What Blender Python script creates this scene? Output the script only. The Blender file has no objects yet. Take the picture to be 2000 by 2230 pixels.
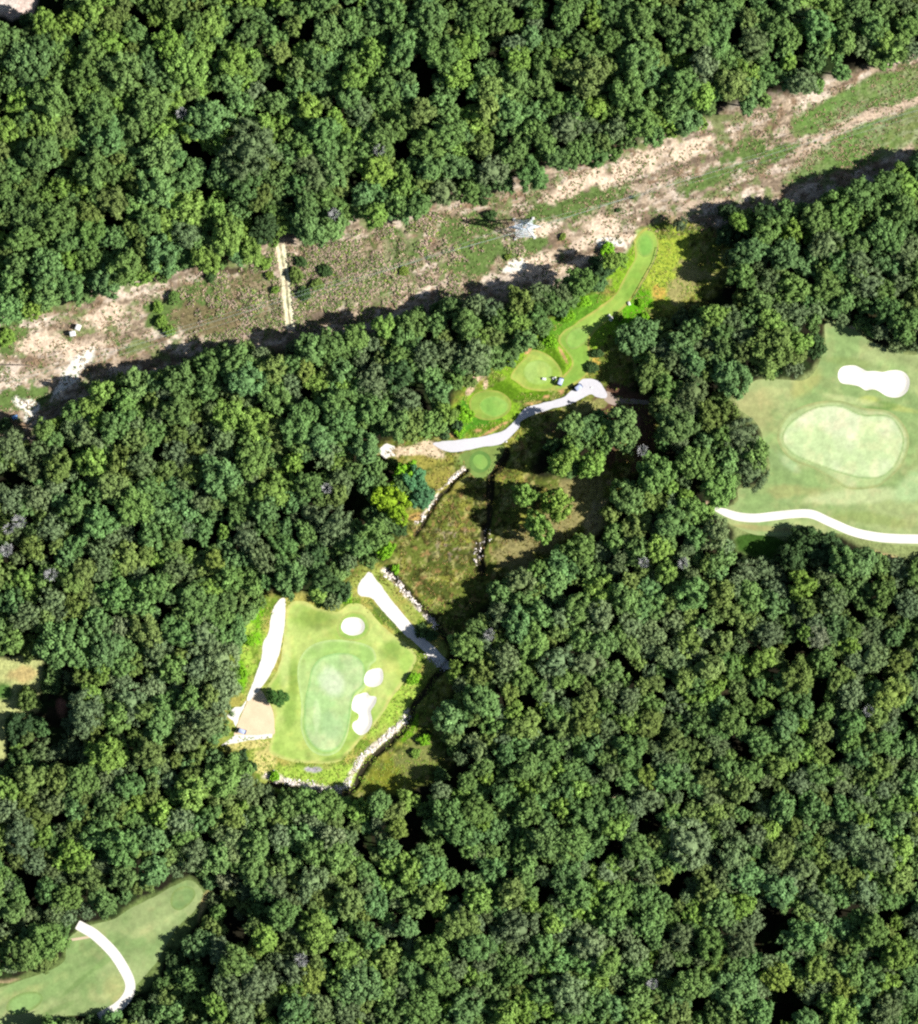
import bpy, math, random
import numpy as np

# ------------------------------------------------------------------ camera, sky, sun, exposure
S = 0.125                       # metres per photograph pixel
CAMH = 1500.0
SC = bpy.context.scene
COL = SC.collection
cam_d = bpy.data.cameras.new('camera')
cam = bpy.data.objects.new('camera', cam_d)
COL.objects.link(cam)
cam.location = (0, 0, CAMH)
cam.rotation_euler = (0, 0, 0)
cam_d.sensor_fit = 'VERTICAL'
cam_d.sensor_height = 24.0
cam_d.lens = 24.0 * CAMH / (2230 * S)
cam_d.clip_start = 10.0
cam_d.clip_end = 9000.0
SC.camera = cam

EL = math.radians(42)
AZ = math.atan2(0.99, -0.14)  # clockwise from north (+Y)
world = bpy.data.worlds.new('World')
SC.world = world
world.use_nodes = True
wn = world.node_tree
for n in list(wn.nodes):
    wn.nodes.remove(n)
sky = wn.nodes.new('ShaderNodeTexSky')
sky.sky_type = 'NISHITA'
sky.sun_disc = False
sky.sun_elevation = EL
sky.sun_rotation = AZ
bg = wn.nodes.new('ShaderNodeBackground')
bg.inputs['Strength'].default_value = 0.05
wo = wn.nodes.new('ShaderNodeOutputWorld')
wn.links.new(sky.outputs[0], bg.inputs[0])
wn.links.new(bg.outputs[0], wo.inputs[0])

sun_d = bpy.data.lights.new('sun', 'SUN')
sun_d.energy = 5.0
sun_d.angle = math.radians(0.5)
sun_d.color = (1.0, 0.965, 0.90)
sun = bpy.data.objects.new('sun', sun_d)
COL.objects.link(sun)
sun.rotation_euler = (math.pi / 2 - EL, 0, math.pi - AZ)
sun.location = (100, -20, 120)

SC.view_settings.view_transform = 'Standard'
SC.view_settings.look = 'None'
SC.view_settings.exposure = 0.70
SC.view_settings.gamma = 1.0
SC.view_settings.use_curve_mapping = False
SC.cycles.max_bounces = 5
SC.cycles.diffuse_bounces = 2
SC.cycles.glossy_bounces = 2
SC.cycles.use_denoising = False
SC.cycles.filter_width = 2.25
SC.cycles.use_adaptive_sampling = False

# ------------------------------------------------------------------ helpers
rng = np.random.default_rng(7)
random.seed(7)


def W(p):
    p = np.asarray(p, float)
    return np.stack([(p[..., 0] - 1000) * S, (1115 - p[..., 1]) * S], -1)


def lin(c):
    c = np.asarray(c, float) / 255.0
    return np.where(c <= 0.04045, c / 12.92, ((c + 0.055) / 1.055) ** 2.4)


def A(r, g, b, k=0.64):
    """albedo of a level surface that should read as this display colour in full sun"""
    return lin((r, g, b)) * k


_lat = {}


def vnoise(x, y, scale, seed=0):
    """smooth value noise in 0..1"""
    if seed not in _lat:
        _lat[seed] = np.random.default_rng(1000 + seed).random((256, 256))
    L = _lat[seed]
    u, v = x / scale + 1000.37, y / scale + 1000.11
    i, j = np.floor(u).astype(int), np.floor(v).astype(int)
    f, g = u - i, v - j
    f, g = f * f * (3 - 2 * f), g * g * (3 - 2 * g)
    i0, i1, j0, j1 = i % 256, (i + 1) % 256, j % 256, (j + 1) % 256
    return (L[i0, j0] * (1 - f) + L[i1, j0] * f) * (1 - g) + (L[i0, j1] * (1 - f) + L[i1, j1] * f) * g


def fbm(x, y, scale, seed=0, octs=4):
    s, a, t = 0, 1.0, 0
    for o in range(octs):
        s = s + a * vnoise(x, y, scale / 2 ** o, seed * 7 + o)
        t += a
        a *= 0.55
    return s / t


def spline(pts, closed=True, n=6):
    P = np.asarray(pts, float)
    N = len(P)
    out = []
    rngi = range(N) if closed else range(N - 1)
    for i in rngi:
        if closed:
            a, b, c, d = P[(i - 1) % N], P[i], P[(i + 1) % N], P[(i + 2) % N]
        else:
            a, b, c, d = P[max(i - 1, 0)], P[i], P[i + 1], P[min(i + 2, N - 1)]
        for k in range(n):
            t = k / n
            out.append(0.5 * ((2 * b) + (-a + c) * t + (2 * a - 5 * b + 4 * c - d) * t * t + (-a + 3 * b - 3 * c + d) * t ** 3))
    if not closed:
        out.append(P[-1])
    return np.array(out)


def sdf_poly(x, y, poly):
    """signed distance in metres to a world polygon, negative inside"""
    shp = x.shape
    px, py = x.ravel(), y.ravel()
    out = np.full(px.shape, 1e9)
    inside = np.zeros(px.shape, bool)
    x0, y0 = poly[:, 0], poly[:, 1]
    x1, y1 = np.roll(x0, -1), np.roll(y0, -1)
    for a, b, c, d in zip(x0, y0, x1, y1):
        ex, ey = c - a, d - b
        l2 = ex * ex + ey * ey + 1e-12
        t = np.clip(((px - a) * ex + (py - b) * ey) / l2, 0, 1)
        dd = np.hypot(px - a - t * ex, py - b - t * ey)
        np.minimum(out, dd, out=out)
        if b != d:
            cr = ((b > py) != (d > py)) & (px < (c - a) * (py - b) / (d - b) + a)
            inside ^= cr
    return np.where(inside, -out, out).reshape(shp)


def sdf_line(x, y, line):
    out = np.full(x.shape, 1e9)
    for (a, b), (c, d) in zip(line[:-1], line[1:]):
        ex, ey = c - a, d - b
        t = np.clip(((x - a) * ex + (y - b) * ey) / (ex * ex + ey * ey + 1e-12), 0, 1)
        np.minimum(out, np.hypot(x - a - t * ex, y - b - t * ey), out=out)
    return out


def sstep(a, b, v):
    t = np.clip((v - a) / (b - a), 0, 1)
    return t * t * (3 - 2 * t)


def mesh_np(name, verts, faces, cols=None, mat=None, smooth=False):
    """faces: int array (n,k)"""
    me = bpy.data.meshes.new(name)
    verts = np.ascontiguousarray(verts, np.float32)
    faces = np.ascontiguousarray(faces, np.int32)
    n, k = faces.shape
    me.vertices.add(len(verts))
    me.vertices.foreach_set('co', verts.ravel())
    me.loops.add(n * k)
    me.loops.foreach_set('vertex_index', faces.ravel())
    me.polygons.add(n)
    me.polygons.foreach_set('loop_start', np.arange(0, n * k, k, dtype=np.int32))
    if cols is not None:
        at = me.attributes.new('tint', 'FLOAT_COLOR', 'POINT')
        c4 = np.ones((len(verts), 4), np.float32)
        c4[:, :3] = cols
        at.data.foreach_set('color', c4.ravel())
    if mat:
        me.materials.append(mat)
    if smooth:
        me.polygons.foreach_set('use_smooth', np.ones(n, bool))
    me.update(calc_edges=True)
    me.validate()
    return me


def link(name, me, parent=None, **props):
    o = bpy.data.objects.new(name, me)
    COL.objects.link(o)
    if parent is not None:
        o.parent = parent
    for k, v in props.items():
        o[k] = v
    return o


# ------------------------------------------------------------------ materials
def new_mat(name, rough=0.9, spec=0.2):
    m = bpy.data.materials.new(name)
    m.use_nodes = True
    nt = m.node_tree
    b = nt.nodes['Principled BSDF']
    b.inputs['Roughness'].default_value = rough
    b.inputs['Specular IOR Level'].default_value = spec
    return m, nt, b


def plain(name, col, rough=0.7, spec=0.3, metal=0.0, vary=0.25, scale=3.0):
    m, nt, b = new_mat(name, rough, spec)
    b.inputs['Metallic'].default_value = metal
    tc = nt.nodes.new('ShaderNodeTexCoord')
    no = nt.nodes.new('ShaderNodeTexNoise')
    no.inputs['Scale'].default_value = scale
    no.inputs['Detail'].default_value = 6
    nt.links.new(tc.outputs['Object'], no.inputs['Vector'])
    mr = nt.nodes.new('ShaderNodeMapRange')
    mr.inputs[3].default_value = 1 - vary
    mr.inputs[4].default_value = 1 + vary
    nt.links.new(no.outputs[0], mr.inputs[0])
    mx = nt.nodes.new('ShaderNodeVectorMath')
    mx.operation = 'SCALE'
    mx.inputs[0].default_value = col[:3]
    nt.links.new(mr.outputs[0], mx.inputs['Scale'])
    nt.links.new(mx.outputs[0], b.inputs['Base Color'])
    return m


def tinted(name, fine=0.5, fscale=2.2, rough=0.95, objcol=False, spec=0.1, bump=0.0):
    """base colour from the mesh's own tint attribute, broken up by fine noise"""
    m, nt, b = new_mat(name, rough, spec)
    at = nt.nodes.new('ShaderNodeAttribute')
    at.attribute_name = 'tint'
    src = at.outputs['Color']
    if objcol:
        oi = nt.nodes.new('ShaderNodeObjectInfo')
        mm = nt.nodes.new('ShaderNodeVectorMath')
        mm.operation = 'MULTIPLY'
        nt.links.new(src, mm.inputs[0])
        nt.links.new(oi.outputs['Color'], mm.inputs[1])
        src = mm.outputs[0]
    if fine > 0:
        tc = nt.nodes.new('ShaderNodeTexCoord')
        no = nt.nodes.new('ShaderNodeTexNoise')
        no.inputs['Scale'].default_value = fscale
        no.inputs['Detail'].default_value = 4
        no.inputs['Roughness'].default_value = 0.65
        nt.links.new(tc.outputs['Object'], no.inputs['Vector'])
        mr = nt.nodes.new('ShaderNodeMapRange')
        mr.inputs[1].default_value = 0.25
        mr.inputs[2].default_value = 0.75
        mr.inputs[3].default_value = 1 - fine
        mr.inputs[4].default_value = 1 + fine
        nt.links.new(no.outputs[0], mr.inputs[0])
        mx = nt.nodes.new('ShaderNodeVectorMath')
        mx.operation = 'SCALE'
        nt.links.new(src, mx.inputs[0])
        nt.links.new(mr.outputs[0], mx.inputs['Scale'])
        src = mx.outputs[0]
        if bump > 0:
            bp = nt.nodes.new('ShaderNodeBump')
            bp.inputs['Strength'].default_value = bump
            bp.inputs['Distance'].default_value = 0.3
            nt.links.new(no.outputs[0], bp.inputs['Height'])
            nt.links.new(bp.outputs[0], b.inputs['Normal'])
    nt.links.new(src, b.inputs['Base Color'])
    return m


M_GROUND = tinted('ground_cover', 0.42, 1.6, bump=0.5)
M_TURF = tinted('mown_turf', 0.13, 1.3)
M_SAND = tinted('bunker_sand', 0.05, 1.0)
M_GRAVEL = tinted('pale_gravel', 0.08, 2.0)
M_ROCK = tinted('pale_rock', 0.25, 2.0, rough=0.85)
M_TUFT = tinted('brush_tufts', 0.0)
M_LEAF = tinted('leaves', 0.0, rough=0.75, objcol=True, spec=0.1)
M_FOREST = tinted('forest_leaves', 0.0, rough=0.75, spec=0.1)
M_BARK = plain('bark', (0.12, 0.09, 0.065), 0.9, 0.1, vary=0.4)
M_DEADWOOD = plain('bleached_wood', (0.52, 0.52, 0.52), 0.8, 0.2, vary=0.2)
M_STEEL = plain('galvanised_steel', (0.74, 0.82, 0.90), 0.5, 0.4, 0.0, vary=0.08)
M_WIRE = plain('wire_aluminium', (0.34, 0.42, 0.38), 0.7, 0.2, 0.0, vary=0.05)
M_WHITE = plain('white_paint', (0.8, 0.8, 0.8), 0.5, 0.4, vary=0.04)
M_BLACK = plain('black_plastic', (0.02, 0.02, 0.025), 0.5, 0.4, vary=0.1)
M_BLUE = plain('blue_paint', (0.18, 0.38, 0.72), 0.5, 0.4, vary=0.1)
M_NAVY = plain('navy_paint', (0.03, 0.05, 0.12), 0.35, 0.5, vary=0.05)
M_ROOF = plain('pale_blue_roof', (0.42, 0.48, 0.68), 0.5, 0.4, vary=0.05)
M_SEAT = plain('beige_vinyl', (0.45, 0.38, 0.28), 0.6, 0.3, vary=0.05)
M_CONC = plain('concrete', (0.55, 0.53, 0.5), 0.9, 0.1, vary=0.12)
M_WOOD = plain('weathered_wood', (0.16, 0.13, 0.11), 0.85, 0.1, vary=0.3)
M_CLOTH = plain('red_cloth', (0.4, 0.06, 0.05), 0.8, 0.1, vary=0.1)

# ------------------------------------------------------------------ map data (photograph pixels)
N_EDGE = [(-300, 780), (-100, 730), (0, 711), (85, 688), (154, 669), (238, 650), (269, 634), (338, 611), (358, 619), (400, 600), (454, 588), (511, 588),
          (550, 569), (600, 538), (631, 531), (719, 523), (765, 500), (858, 481), (919, 469), (985, 446), (1054, 427), (1108, 411),
          (1165, 415), (1188, 388), (1258, 361), (1296, 373), (1350, 342), (1396, 323), (1465, 300), (1531, 285), (1546, 269),
          (1608, 250), (1669, 231), (1719, 219), (1785, 208), (1812, 185), (1865, 177), (1915, 154), (2000, 131), (2100, 105), (2350, 40)]
S_EDGE = [(2350, 250), (2100, 322), (2000, 345), (1950, 366), (1885, 398), (1800, 424), (1720, 442), (1650, 450), (1600, 470)]
S_EDGE2 = [(1323, 554), (1280, 577), (1188, 615), (1111, 638), (996, 646), (940, 665), (881, 673), (804, 704), (700, 730), (600, 745), (540, 745),
           (480, 755), (427, 786), (327, 801), (215, 832), (165, 870), (127, 905), (77, 920), (46, 940), (-60, 960), (-300, 1040)]
CORRIDOR = N_EDGE + S_EDGE + [(1560, 510), (1500, 520), (1440, 510), (1400, 505), (1370, 525)] + S_EDGE2
HOLE = [(1440, 480), (1500, 480), (1560, 500), (1575, 530), (1570, 580), (1560, 620), (1520, 660), (1440, 700), (1375, 715), (1360, 760), (1370, 800),
        (1370, 830), (1345, 860), (1400, 872), (1410, 900), (1330, 905), (1285, 885), (1260, 900), (1240, 905), (1215, 950), (1175, 960), (1150, 985), (1140, 1030),
        (1165, 1062), (1215, 1050), (1260, 1055), (1300, 1050), (1330, 1000), (1335, 950), (1370, 930), (1420, 910), (1430, 950), (1405, 990), (1365, 1030), (1310, 1090), (1310, 1140),
        (1280, 1165), (1230, 1180), (1180, 1215), (1138, 1238), (1092, 1260), (1050, 1300), (1027, 1336), (990, 1380), (975, 1440),
        (965, 1500), (950, 1545), (965, 1600), (975, 1650), (930, 1695), (870, 1715), (820, 1722), (747, 1730), (700, 1730),
        (648, 1720), (600, 1712), (572, 1700), (560, 1670), (545, 1645), (500, 1626), (478, 1624), (496, 1609), (512, 1590), (493, 1559), (512, 1534), (530, 1515),
        (520, 1470), (512, 1430), (530, 1385), (560, 1340), (578, 1308), (650, 1304), (700, 1325), (740, 1325), (765, 1290), (760, 1250), (800, 1232), (850, 1240),
        (862, 1180), (880, 1165), (890, 1120), (935, 1112), (945, 1080), (930, 1040), (905, 1010), (860, 1000), (825, 985), (835, 968), (930, 962), (985, 950),
        (990, 900), (1000, 870), (1020, 850), (1050, 820), (1080, 800), (1115, 790), (1150, 770), (1175, 740), (1205, 700), (1260, 670), (1300, 640), (1345, 595),
        (1368, 550), (1385, 505)]
RIGHT_OPEN = [(1796, 696), (1858, 715), (1888, 735), (1923, 758), (1969, 767), (2050, 765), (2200, 790), (2200, 1205), (2000, 1214), (1954, 1220), (1915, 1204),
              (1880, 1190), (1838, 1172), (1746, 1152), (1715, 1172), (1688, 1205), (1685, 1231), (1646, 1215), (1608, 1196), (1600, 1158), (1569, 1135), (1538, 1095),
              (1577, 1104), (1604, 1088), (1608, 1062), (1658, 1058), (1673, 1023), (1669, 985), (1646, 923), (1623, 919), (1585, 869), (1631, 850), (1635, 831),
              (1677, 823), (1735, 827), (1773, 808), (1792, 754)]
LL_OPEN = [(-200, 2190), (0, 2134), (35, 2126), (96, 2111), (142, 2084), (142, 2045), (165, 2018), (208, 2007), (246, 1999), (269, 1980), (319, 1953), (369, 1934),
           (415, 1911), (435, 1922), (462, 1942), (454, 1961), (435, 2011), (408, 2038), (360, 2090), (335, 2145), (296, 2168), (277, 2180), (262, 2203), (223, 2213),
           (173, 2207), (112, 2226), (60, 2290), (-200, 2330)]
LEFT_OPEN = [(-100, 1430), (0, 1436), (58, 1430), (97, 1440), (92, 1500), (82, 1550), (50, 1562), (24, 1560), (14, 1600), (20, 1650), (-100, 1720)]
TOP_OPEN = [(-60, -40), (90, -40), (80, 10), (70, 30), (45, 32), (25, 40), (0, 34), (-60, 40)]
OPENS = [CORRIDOR, HOLE, RIGHT_OPEN, LL_OPEN, LEFT_OPEN, TOP_OPEN]
OPENS_W = [W(p) for p in OPENS]

CREEKS = [   # centre line px, half width m, depth m
    ([(1013, 1020), (997, 1033), (983, 1045), (972, 1062), (959, 1070), (945, 1089), (928, 1117), (917, 1138), (900, 1160)], 0.5, 0.9, (4, 5)),
    ([(1100, 990), (1088, 1004), (1072, 1025), (1068, 1051), (1066, 1100), (1064, 1141), (1051, 1163), (1055, 1180), (1044, 1202), (1046, 1232), (1049, 1250)], 0.7, 1.3, (0, 0)),
    ([(842, 1240), (877, 1276), (907, 1312), (941, 1342), (965, 1380), (985, 1410), (975, 1440), (945, 1470), (925, 1500), (900, 1530), (892, 1560), (873, 1587), (850, 1606), (826, 1630), (798, 1655), (782, 1680), (768, 1712), (735, 1726), (690, 1722), (640, 1716), (585, 1700)], 0.8, 1.1, (3, 5)),
]
CREEKS_W = [(W(spline(c[0], False, 4)) + np.array([c[3][0] * S, -c[3][1] * S]), c[1], c[2]) for c in CREEKS]

BUNKERS = [
    [(745, 1358), (752, 1348), (768, 1344), (785, 1347), (794, 1358), (794, 1370), (786, 1380), (768, 1384), (752, 1379), (744, 1369)],
    [(794, 1475), (800, 1463), (812, 1457), (828, 1455), (834, 1462), (835, 1478), (829, 1490), (815, 1496), (801, 1494), (794, 1486)],
    [(773, 1517), (784, 1511), (799, 1508), (806, 1515), (819, 1517), (820, 1527), (816, 1536), (808, 1549), (811, 1566), (809, 1580), (800, 1594), (786, 1601), (774, 1594), (768, 1583), (770, 1573),
     (780, 1566), (781, 1555), (768, 1546), (767, 1532)],
    [(1825, 815), (1829, 804), (1840, 797), (1862, 796), (1878, 803), (1888, 808), (1905, 808), (1923, 810), (1938, 807), (1954, 806), (1970, 811), (1980, 824), (1981, 838), (1976, 852),
     (1965, 862), (1951, 866), (1932, 863), (1912, 851), (1900, 848), (1885, 850), (1872, 842), (1855, 838), (1835, 835), (1827, 827)],
]
BUNKERS_W = [W(spline(b)) for b in BUNKERS]


def height(x, y):
    h = 0.9 * fbm(x, y, 70, 3, 2)
    for line, hw, dep in CREEKS_W:
        lo, hi = line.min(0) - 5, line.max(0) + 5
        m = (x > lo[0]) & (x < hi[0]) & (y > lo[1]) & (y < hi[1])
        if np.any(m):
            d = sdf_line(x[m], y[m], line)
            w = hw * (0.7 + 0.6 * vnoise(x[m], y[m], 3, 5))
            h[m] -= dep * (1 - sstep(w * 0.6, w * 1.5 + 0.2, d)) * (0.6 + 0.5 * vnoise(x[m], y[m], 4, 8))
    for b in BUNKERS_W:
        lo, hi = b.min(0) - 1.5, b.max(0) + 1.5
        m = (x > lo[0]) & (x < hi[0]) & (y > lo[1]) & (y < hi[1])
        if np.any(m):
            h[m] -= 0.35 * sstep(0.3, -1.2, sdf_poly(x[m], y[m], b))
    return h


def hz(x, y):
    return float(height(np.array([float(x)]), np.array([float(y)]))[0])


def mixc(c, col, w):
    return c * (1 - w[..., None]) + np.asarray(col) * w[..., None]


def ell(x, y, cx, cy, rx, ry, rot=0.0):
    """soft ellipse value, 1 in the centre, 0 at the rim (photograph pixels)"""
    c = W((cx, cy))
    dx, dy = x - c[0], y - c[1]
    a = math.radians(rot)
    u = (dx * math.cos(a) + dy * math.sin(a)) / (rx * S)
    v = (-dx * math.sin(a) + dy * math.cos(a)) / (ry * S)
    return 1 - np.hypot(u, v)


# ------------------------------------------------------------------ ground
fine = 0.4


def axis(lim, far=3500):
    a = list(np.arange(-lim, lim + 1e-6, fine))
    step, v = fine, lim
    while v < far:
        step *= 1.35
        v += step
        a.append(v)
        a.insert(0, -v)
    return np.array(a)


gx, gy = axis(139.2), axis(154.4)
X, Y = np.meshgrid(gx, gy)
Z = height(X, Y)
# wobble the reading position so zone edges are ragged
wx = X + 1.6 * (fbm(X, Y, 5, 11) - 0.5) * 2 * 0.8
wy = Y + 1.6 * (fbm(X, Y, 5, 12) - 0.5) * 2 * 0.8
n_big = fbm(X, Y, 22, 21)
n_mid = fbm(X, Y, 6, 22)
n_sml = fbm(X, Y, 1.6, 23, 3)
n_s2 = fbm(X, Y, 1.1, 24, 3)
C = np.zeros(X.shape + (3,))
C[:] = A(40, 38, 26)                                    # leaf litter under the trees
C = mixc(C, A(62, 56, 38), sstep(0.55, 0.75, n_mid))
C = mixc(C, A(46, 62, 30), sstep(0.5, 0.65, fbm(X, Y, 4, 46)))
# power line corridor
cor = sstep(4.5, 1.0, sdf_poly(wx, wy, W(CORRIDOR)))
cc = np.zeros_like(C)
cc[:] = A(188, 168, 144)
cc = mixc(cc, A(224, 206, 184), sstep(0.50, 0.66, n_mid))
cc = mixc(cc, A(150, 124, 98), sstep(0.52, 0.66, fbm(X, Y, 3.2, 25)) * 0.9)
cc = mixc(cc, A(248, 228, 206), sstep(0.62, 0.74, n_sml) * 0.7)
cc = mixc(cc, A(96, 82, 60), sstep(0.60, 0.70, n_s2) * 0.7)
us, vs = X * 0.96 + Y * 0.28, -X * 0.28 + Y * 0.96
stk = fbm(us / 3.5, vs, 1.3, 55, 3)
cc = mixc(cc, A(128, 112, 94), 0.75 * sstep(0.56, 0.66, stk))
cc = mixc(cc, A(238, 222, 206), 0.5 * sstep(0.44, 0.34, stk))
gsp = sstep(0.54, 0.62, fbm(X, Y, 3.6, 26) * 0.6 + n_sml * 0.4)
cc = mixc(cc, A(118, 134, 78), gsp * 0.85)
# green patches [cx,cy,rx,ry,rot]
def patch(c, lst, col, soft=0.35, rag=0.9):
    w = np.zeros(X.shape)
    for e in lst:
        v = ell(X, Y, *e) + rag * (n_mid - 0.5) + 0.9 * (n_sml - 0.5)
        w = np.maximum(w, sstep(0, soft, v))
    return mixc(c, col, w)
cc = patch(cc, [(1275, 440, 100, 34, 20), (1190, 455, 80, 20, 25), (1035, 560, 75, 60, 20), (990, 500, 60, 50, 0), (1040, 490, 50, 35, 10), (835, 570, 110, 70, 20), (760, 610, 110, 60, 20),
                (700, 620, 60, 60, 0), (1150, 540, 60, 25, 15), (355, 690, 40, 50, 80), (450, 650, 90, 40, 10), (560, 640, 55, 90, 0), (120, 745, 60, 25, 20),
                (1560, 385, 90, 22, 25), (1620, 330, 70, 30, 20), (1700, 330, 60, 20, 20), (60, 870, 80, 30, 10), (20, 740, 50, 40, 0)], A(104, 128, 68))
cc = patch(cc, [(650, 640, 90, 70, 0), (560, 650, 80, 60, 0), (740, 560, 90, 30, 20), (460, 690, 80, 40, 10)], A(128, 118, 84), rag=1.6)
cc = patch(cc, [(690, 580, 50, 60, 0), (480, 590, 50, 16, 0), (700, 690, 60, 14, 20), (690, 640, 20, 40, 0)], A(84, 74, 56), rag=1.4)
SA = W(spline([(1725, 272), (1760, 240), (1812, 206), (1865, 183), (1915, 162), (2000, 142), (2200, 90), (2200, 170), (2000, 217), (1915, 233), (1838, 260), (1790, 285), (1750, 294)]))
SB = W(spline([(1700, 400), (1740, 360), (1790, 318), (1838, 290), (1915, 255), (2000, 231), (2200, 170), (2200, 260), (2000, 306), (1915, 348), (1830, 372), (1762, 390)]))
for s_, w_ in ((SA, 0.95), (SB, 0.9)):
    cc = mixc(cc, A(104, 138, 66), w_ * sstep(0.8, -0.6, sdf_poly(wx, wy, s_)) * (0.75 + 0.25 * sstep(0.4, 0.6, n_mid)))
cc = patch(cc, [(1380, 360, 90, 30, 25), (1260, 400, 90, 20, 25), (1500, 330, 60, 22, 25), (1230, 585, 90, 12, 25), (1160, 580, 60, 22, 25), (230, 690, 60, 30, 20), (150, 830, 60, 16, 50), (170, 760, 80, 30, 20),
                (100, 750, 60, 30, 10), (1180, 500, 22, 16, 0), (1310, 495, 40, 26, 20), (1345, 525, 60, 14, 15), (1270, 530, 60, 16, 20)], A(238, 214, 188), rag=1.3)
cc = patch(cc, [(150, 825, 55, 16, 47), (175, 790, 60, 22, 40), (60, 882, 34, 16, -20), (70, 900, 26, 10, 45), (1328, 530, 36, 12, 0), (1120, 580, 30, 16, 20)], A(255, 250, 236, 0.62), rag=0.7)
cc = patch(cc, [(1840, 275, 110, 12, 27), (1960, 232, 90, 9, 22), (1760, 325, 60, 14, 27), (1530, 445, 70, 10, 10)], A(206, 184, 160), rag=1.0)
hole0 = sstep(0.9, -0.9, sdf_poly(wx, wy, W(HOLE)))
lc = sstep(0, 0.8, ell(X, Y, 720, 600, 260, 130, 18) + 0.5 * (n_mid - .5))
grey = A(190, 168, 148) * (0.55 + 0.9 * fbm(X, Y, 2.2, 48, 3))[..., None]
grey = mixc(grey, A(96, 112, 62), sstep(0.52, 0.62, fbm(X, Y, 2.0, 49, 3)))
cc = mixc(cc, grey, lc * 0.55)
cc = cc * 1.15
C = C * (1 - cor[..., None]) + cc * cor[..., None]
# double wheel track
trk = np.zeros(X.shape)
for off in (-1, 11.5):
    L_ = W([(606 + off, 536), (611 + off, 570), (618 + off, 610), (622 + off, 660), (628 + off, 712)])
    trk = np.maximum(trk, sstep(0.62, 0.36, sdf_line(X + 0.5 * (n_mid - .5), Y, L_)))
C = mixc(C, A(255, 248, 206, 0.75), trk * (0.7 + 0.3 * sstep(0.38, 0.5, n_mid)))
# meadow / rough of the middle opening
hole = sstep(3.0, 0.6, sdf_poly(wx, wy, W(HOLE)))
hc = np.zeros_like(C)
hc[:] = A(114, 128, 54)
hc = mixc(hc, A(88, 100, 42), sstep(0.5, 0.65, n_mid))
hc = mixc(hc, A(158, 160, 70), sstep(0.55, 0.66, fbm(X, Y, 3, 27)))
hc = mixc(hc, A(176, 138, 92), sstep(0.63, 0.74, n_sml) * 0.75)
hc = mixc(hc, A(196, 170, 150), 0.9 * sstep(0, 0.9, ell(X, Y, 985, 1175, 60, 60, 30) + 0.4 * (n_mid - .5)) * sstep(0.52, 0.62, n_s2))
hc = mixc(hc, A(58, 60, 26), 0.85 * sstep(0.56, 0.68, fbm(X, Y, 1.3, 44, 3)))
hc = mixc(hc, A(196, 190, 120), 0.6 * sstep(0.60, 0.70, fbm(X, Y, 1.2, 45, 3)))
hc = patch(hc, [(1230, 1130, 110, 40, 40), (1270, 1080, 70, 90, 0), (1130, 1200, 60, 50, 30), (1180, 1180, 60, 40, 20)], A(158, 150, 98), rag=0.5)
hc = patch(hc, [(1300, 1130, 30, 60, -20)], A(186, 172, 132), rag=1.2)
hc = patch(hc, [(1340, 890, 110, 60, 10), (1290, 960, 120, 60, 0), (1395, 950, 40, 80, 0)], A(112, 84, 66), rag=0.8)
hc = patch(hc, [(920, 1005, 50, 34, 0), (960, 1040, 60, 40, 20)], A(164, 158, 76), rag=1.0)
# bright greens around the tees
hc = patch(hc, [(1060, 890, 90, 66, 20), (1170, 800, 120, 75, 20), (1280, 720, 120, 60, 35), (1380, 560, 70, 120, 0)], A(142, 184, 50), rag=0.5)
hc = patch(hc, [(1100, 850, 50, 22, 150), (1160, 862, 66, 12, 8), (1205, 775, 16, 48, 30), (1050, 930, 60, 12, 10)], A(98, 138, 28), rag=0.4)
hc = patch(hc, [(1220, 715, 40, 30, 40), (1175, 755, 24, 16, 30), (1280, 665, 40, 24, 35), (1240, 690, 40, 22, 40)], A(104, 156, 44), rag=0.8)
hc = patch(hc, [(1455, 590, 62, 110, -15)], A(176, 194, 70), rag=0.6)
hc = patch(hc, [(1490, 610, 30, 60, -20), (1540, 600, 40, 12, 0)], A(172, 166, 104), rag=0.9)
hc = patch(hc, [(1395, 660, 34, 42, -40), (1375, 690, 40, 18, 30)], A(104, 176, 26), rag=0.8)
hc = patch(hc, [(1430, 640, 16, 24, 0), (1300, 790, 14, 24, 0)], A(206, 176, 84), rag=1.6)
hc = patch(hc, [(1010, 905, 18, 50, 0), (1040, 920, 60, 16, 10)], A(90, 150, 40), rag=1.0)
hc = patch(hc, [(1290, 885, 60, 14, 20), (1270, 880, 30, 12, 20)], A(160, 158, 96), rag=0.6)
hc = patch(hc, [(1045, 1003, 75, 36, 10)], A(132, 156, 80), rag=0.3)
# sandy bare spots by the tees
hc = patch(hc, [(1035, 826, 34, 12, 10), (1025, 850, 18, 8, 45), (1058, 838, 8, 16, 0)], A(232, 200, 170), rag=1.3)
hc = patch(hc, [(1080, 933, 40, 4, 28), (1160, 878, 22, 4, 8), (1190, 864, 12, 4, 20), (1042, 937, 12, 6, 0), (1222, 850, 6, 12, 0), (1150, 765, 6, 14, -40), (1225, 770, 3, 22, 28), (985, 945, 6, 4, 0), (1270, 740, 40, 3, 50)], A(214, 170, 118), rag=0.9)
hc = patch(hc, [(890, 982, 76, 13, 5), (938, 980, 40, 18, -20)], A(236, 214, 180), rag=0.8)
hc = patch(hc, [(905, 1122, 26, 14, 20)], A(206, 170, 100), rag=1.3)
hc = patch(hc, [(1056, 1160, 10, 26, 0), (1046, 1205, 12, 30, 10), (1050, 1240, 8, 20, 0), (1092, 1005, 14, 34, -30), (1070, 1050, 10, 50, 0)], A(48, 44, 26), rag=1.3)
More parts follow.
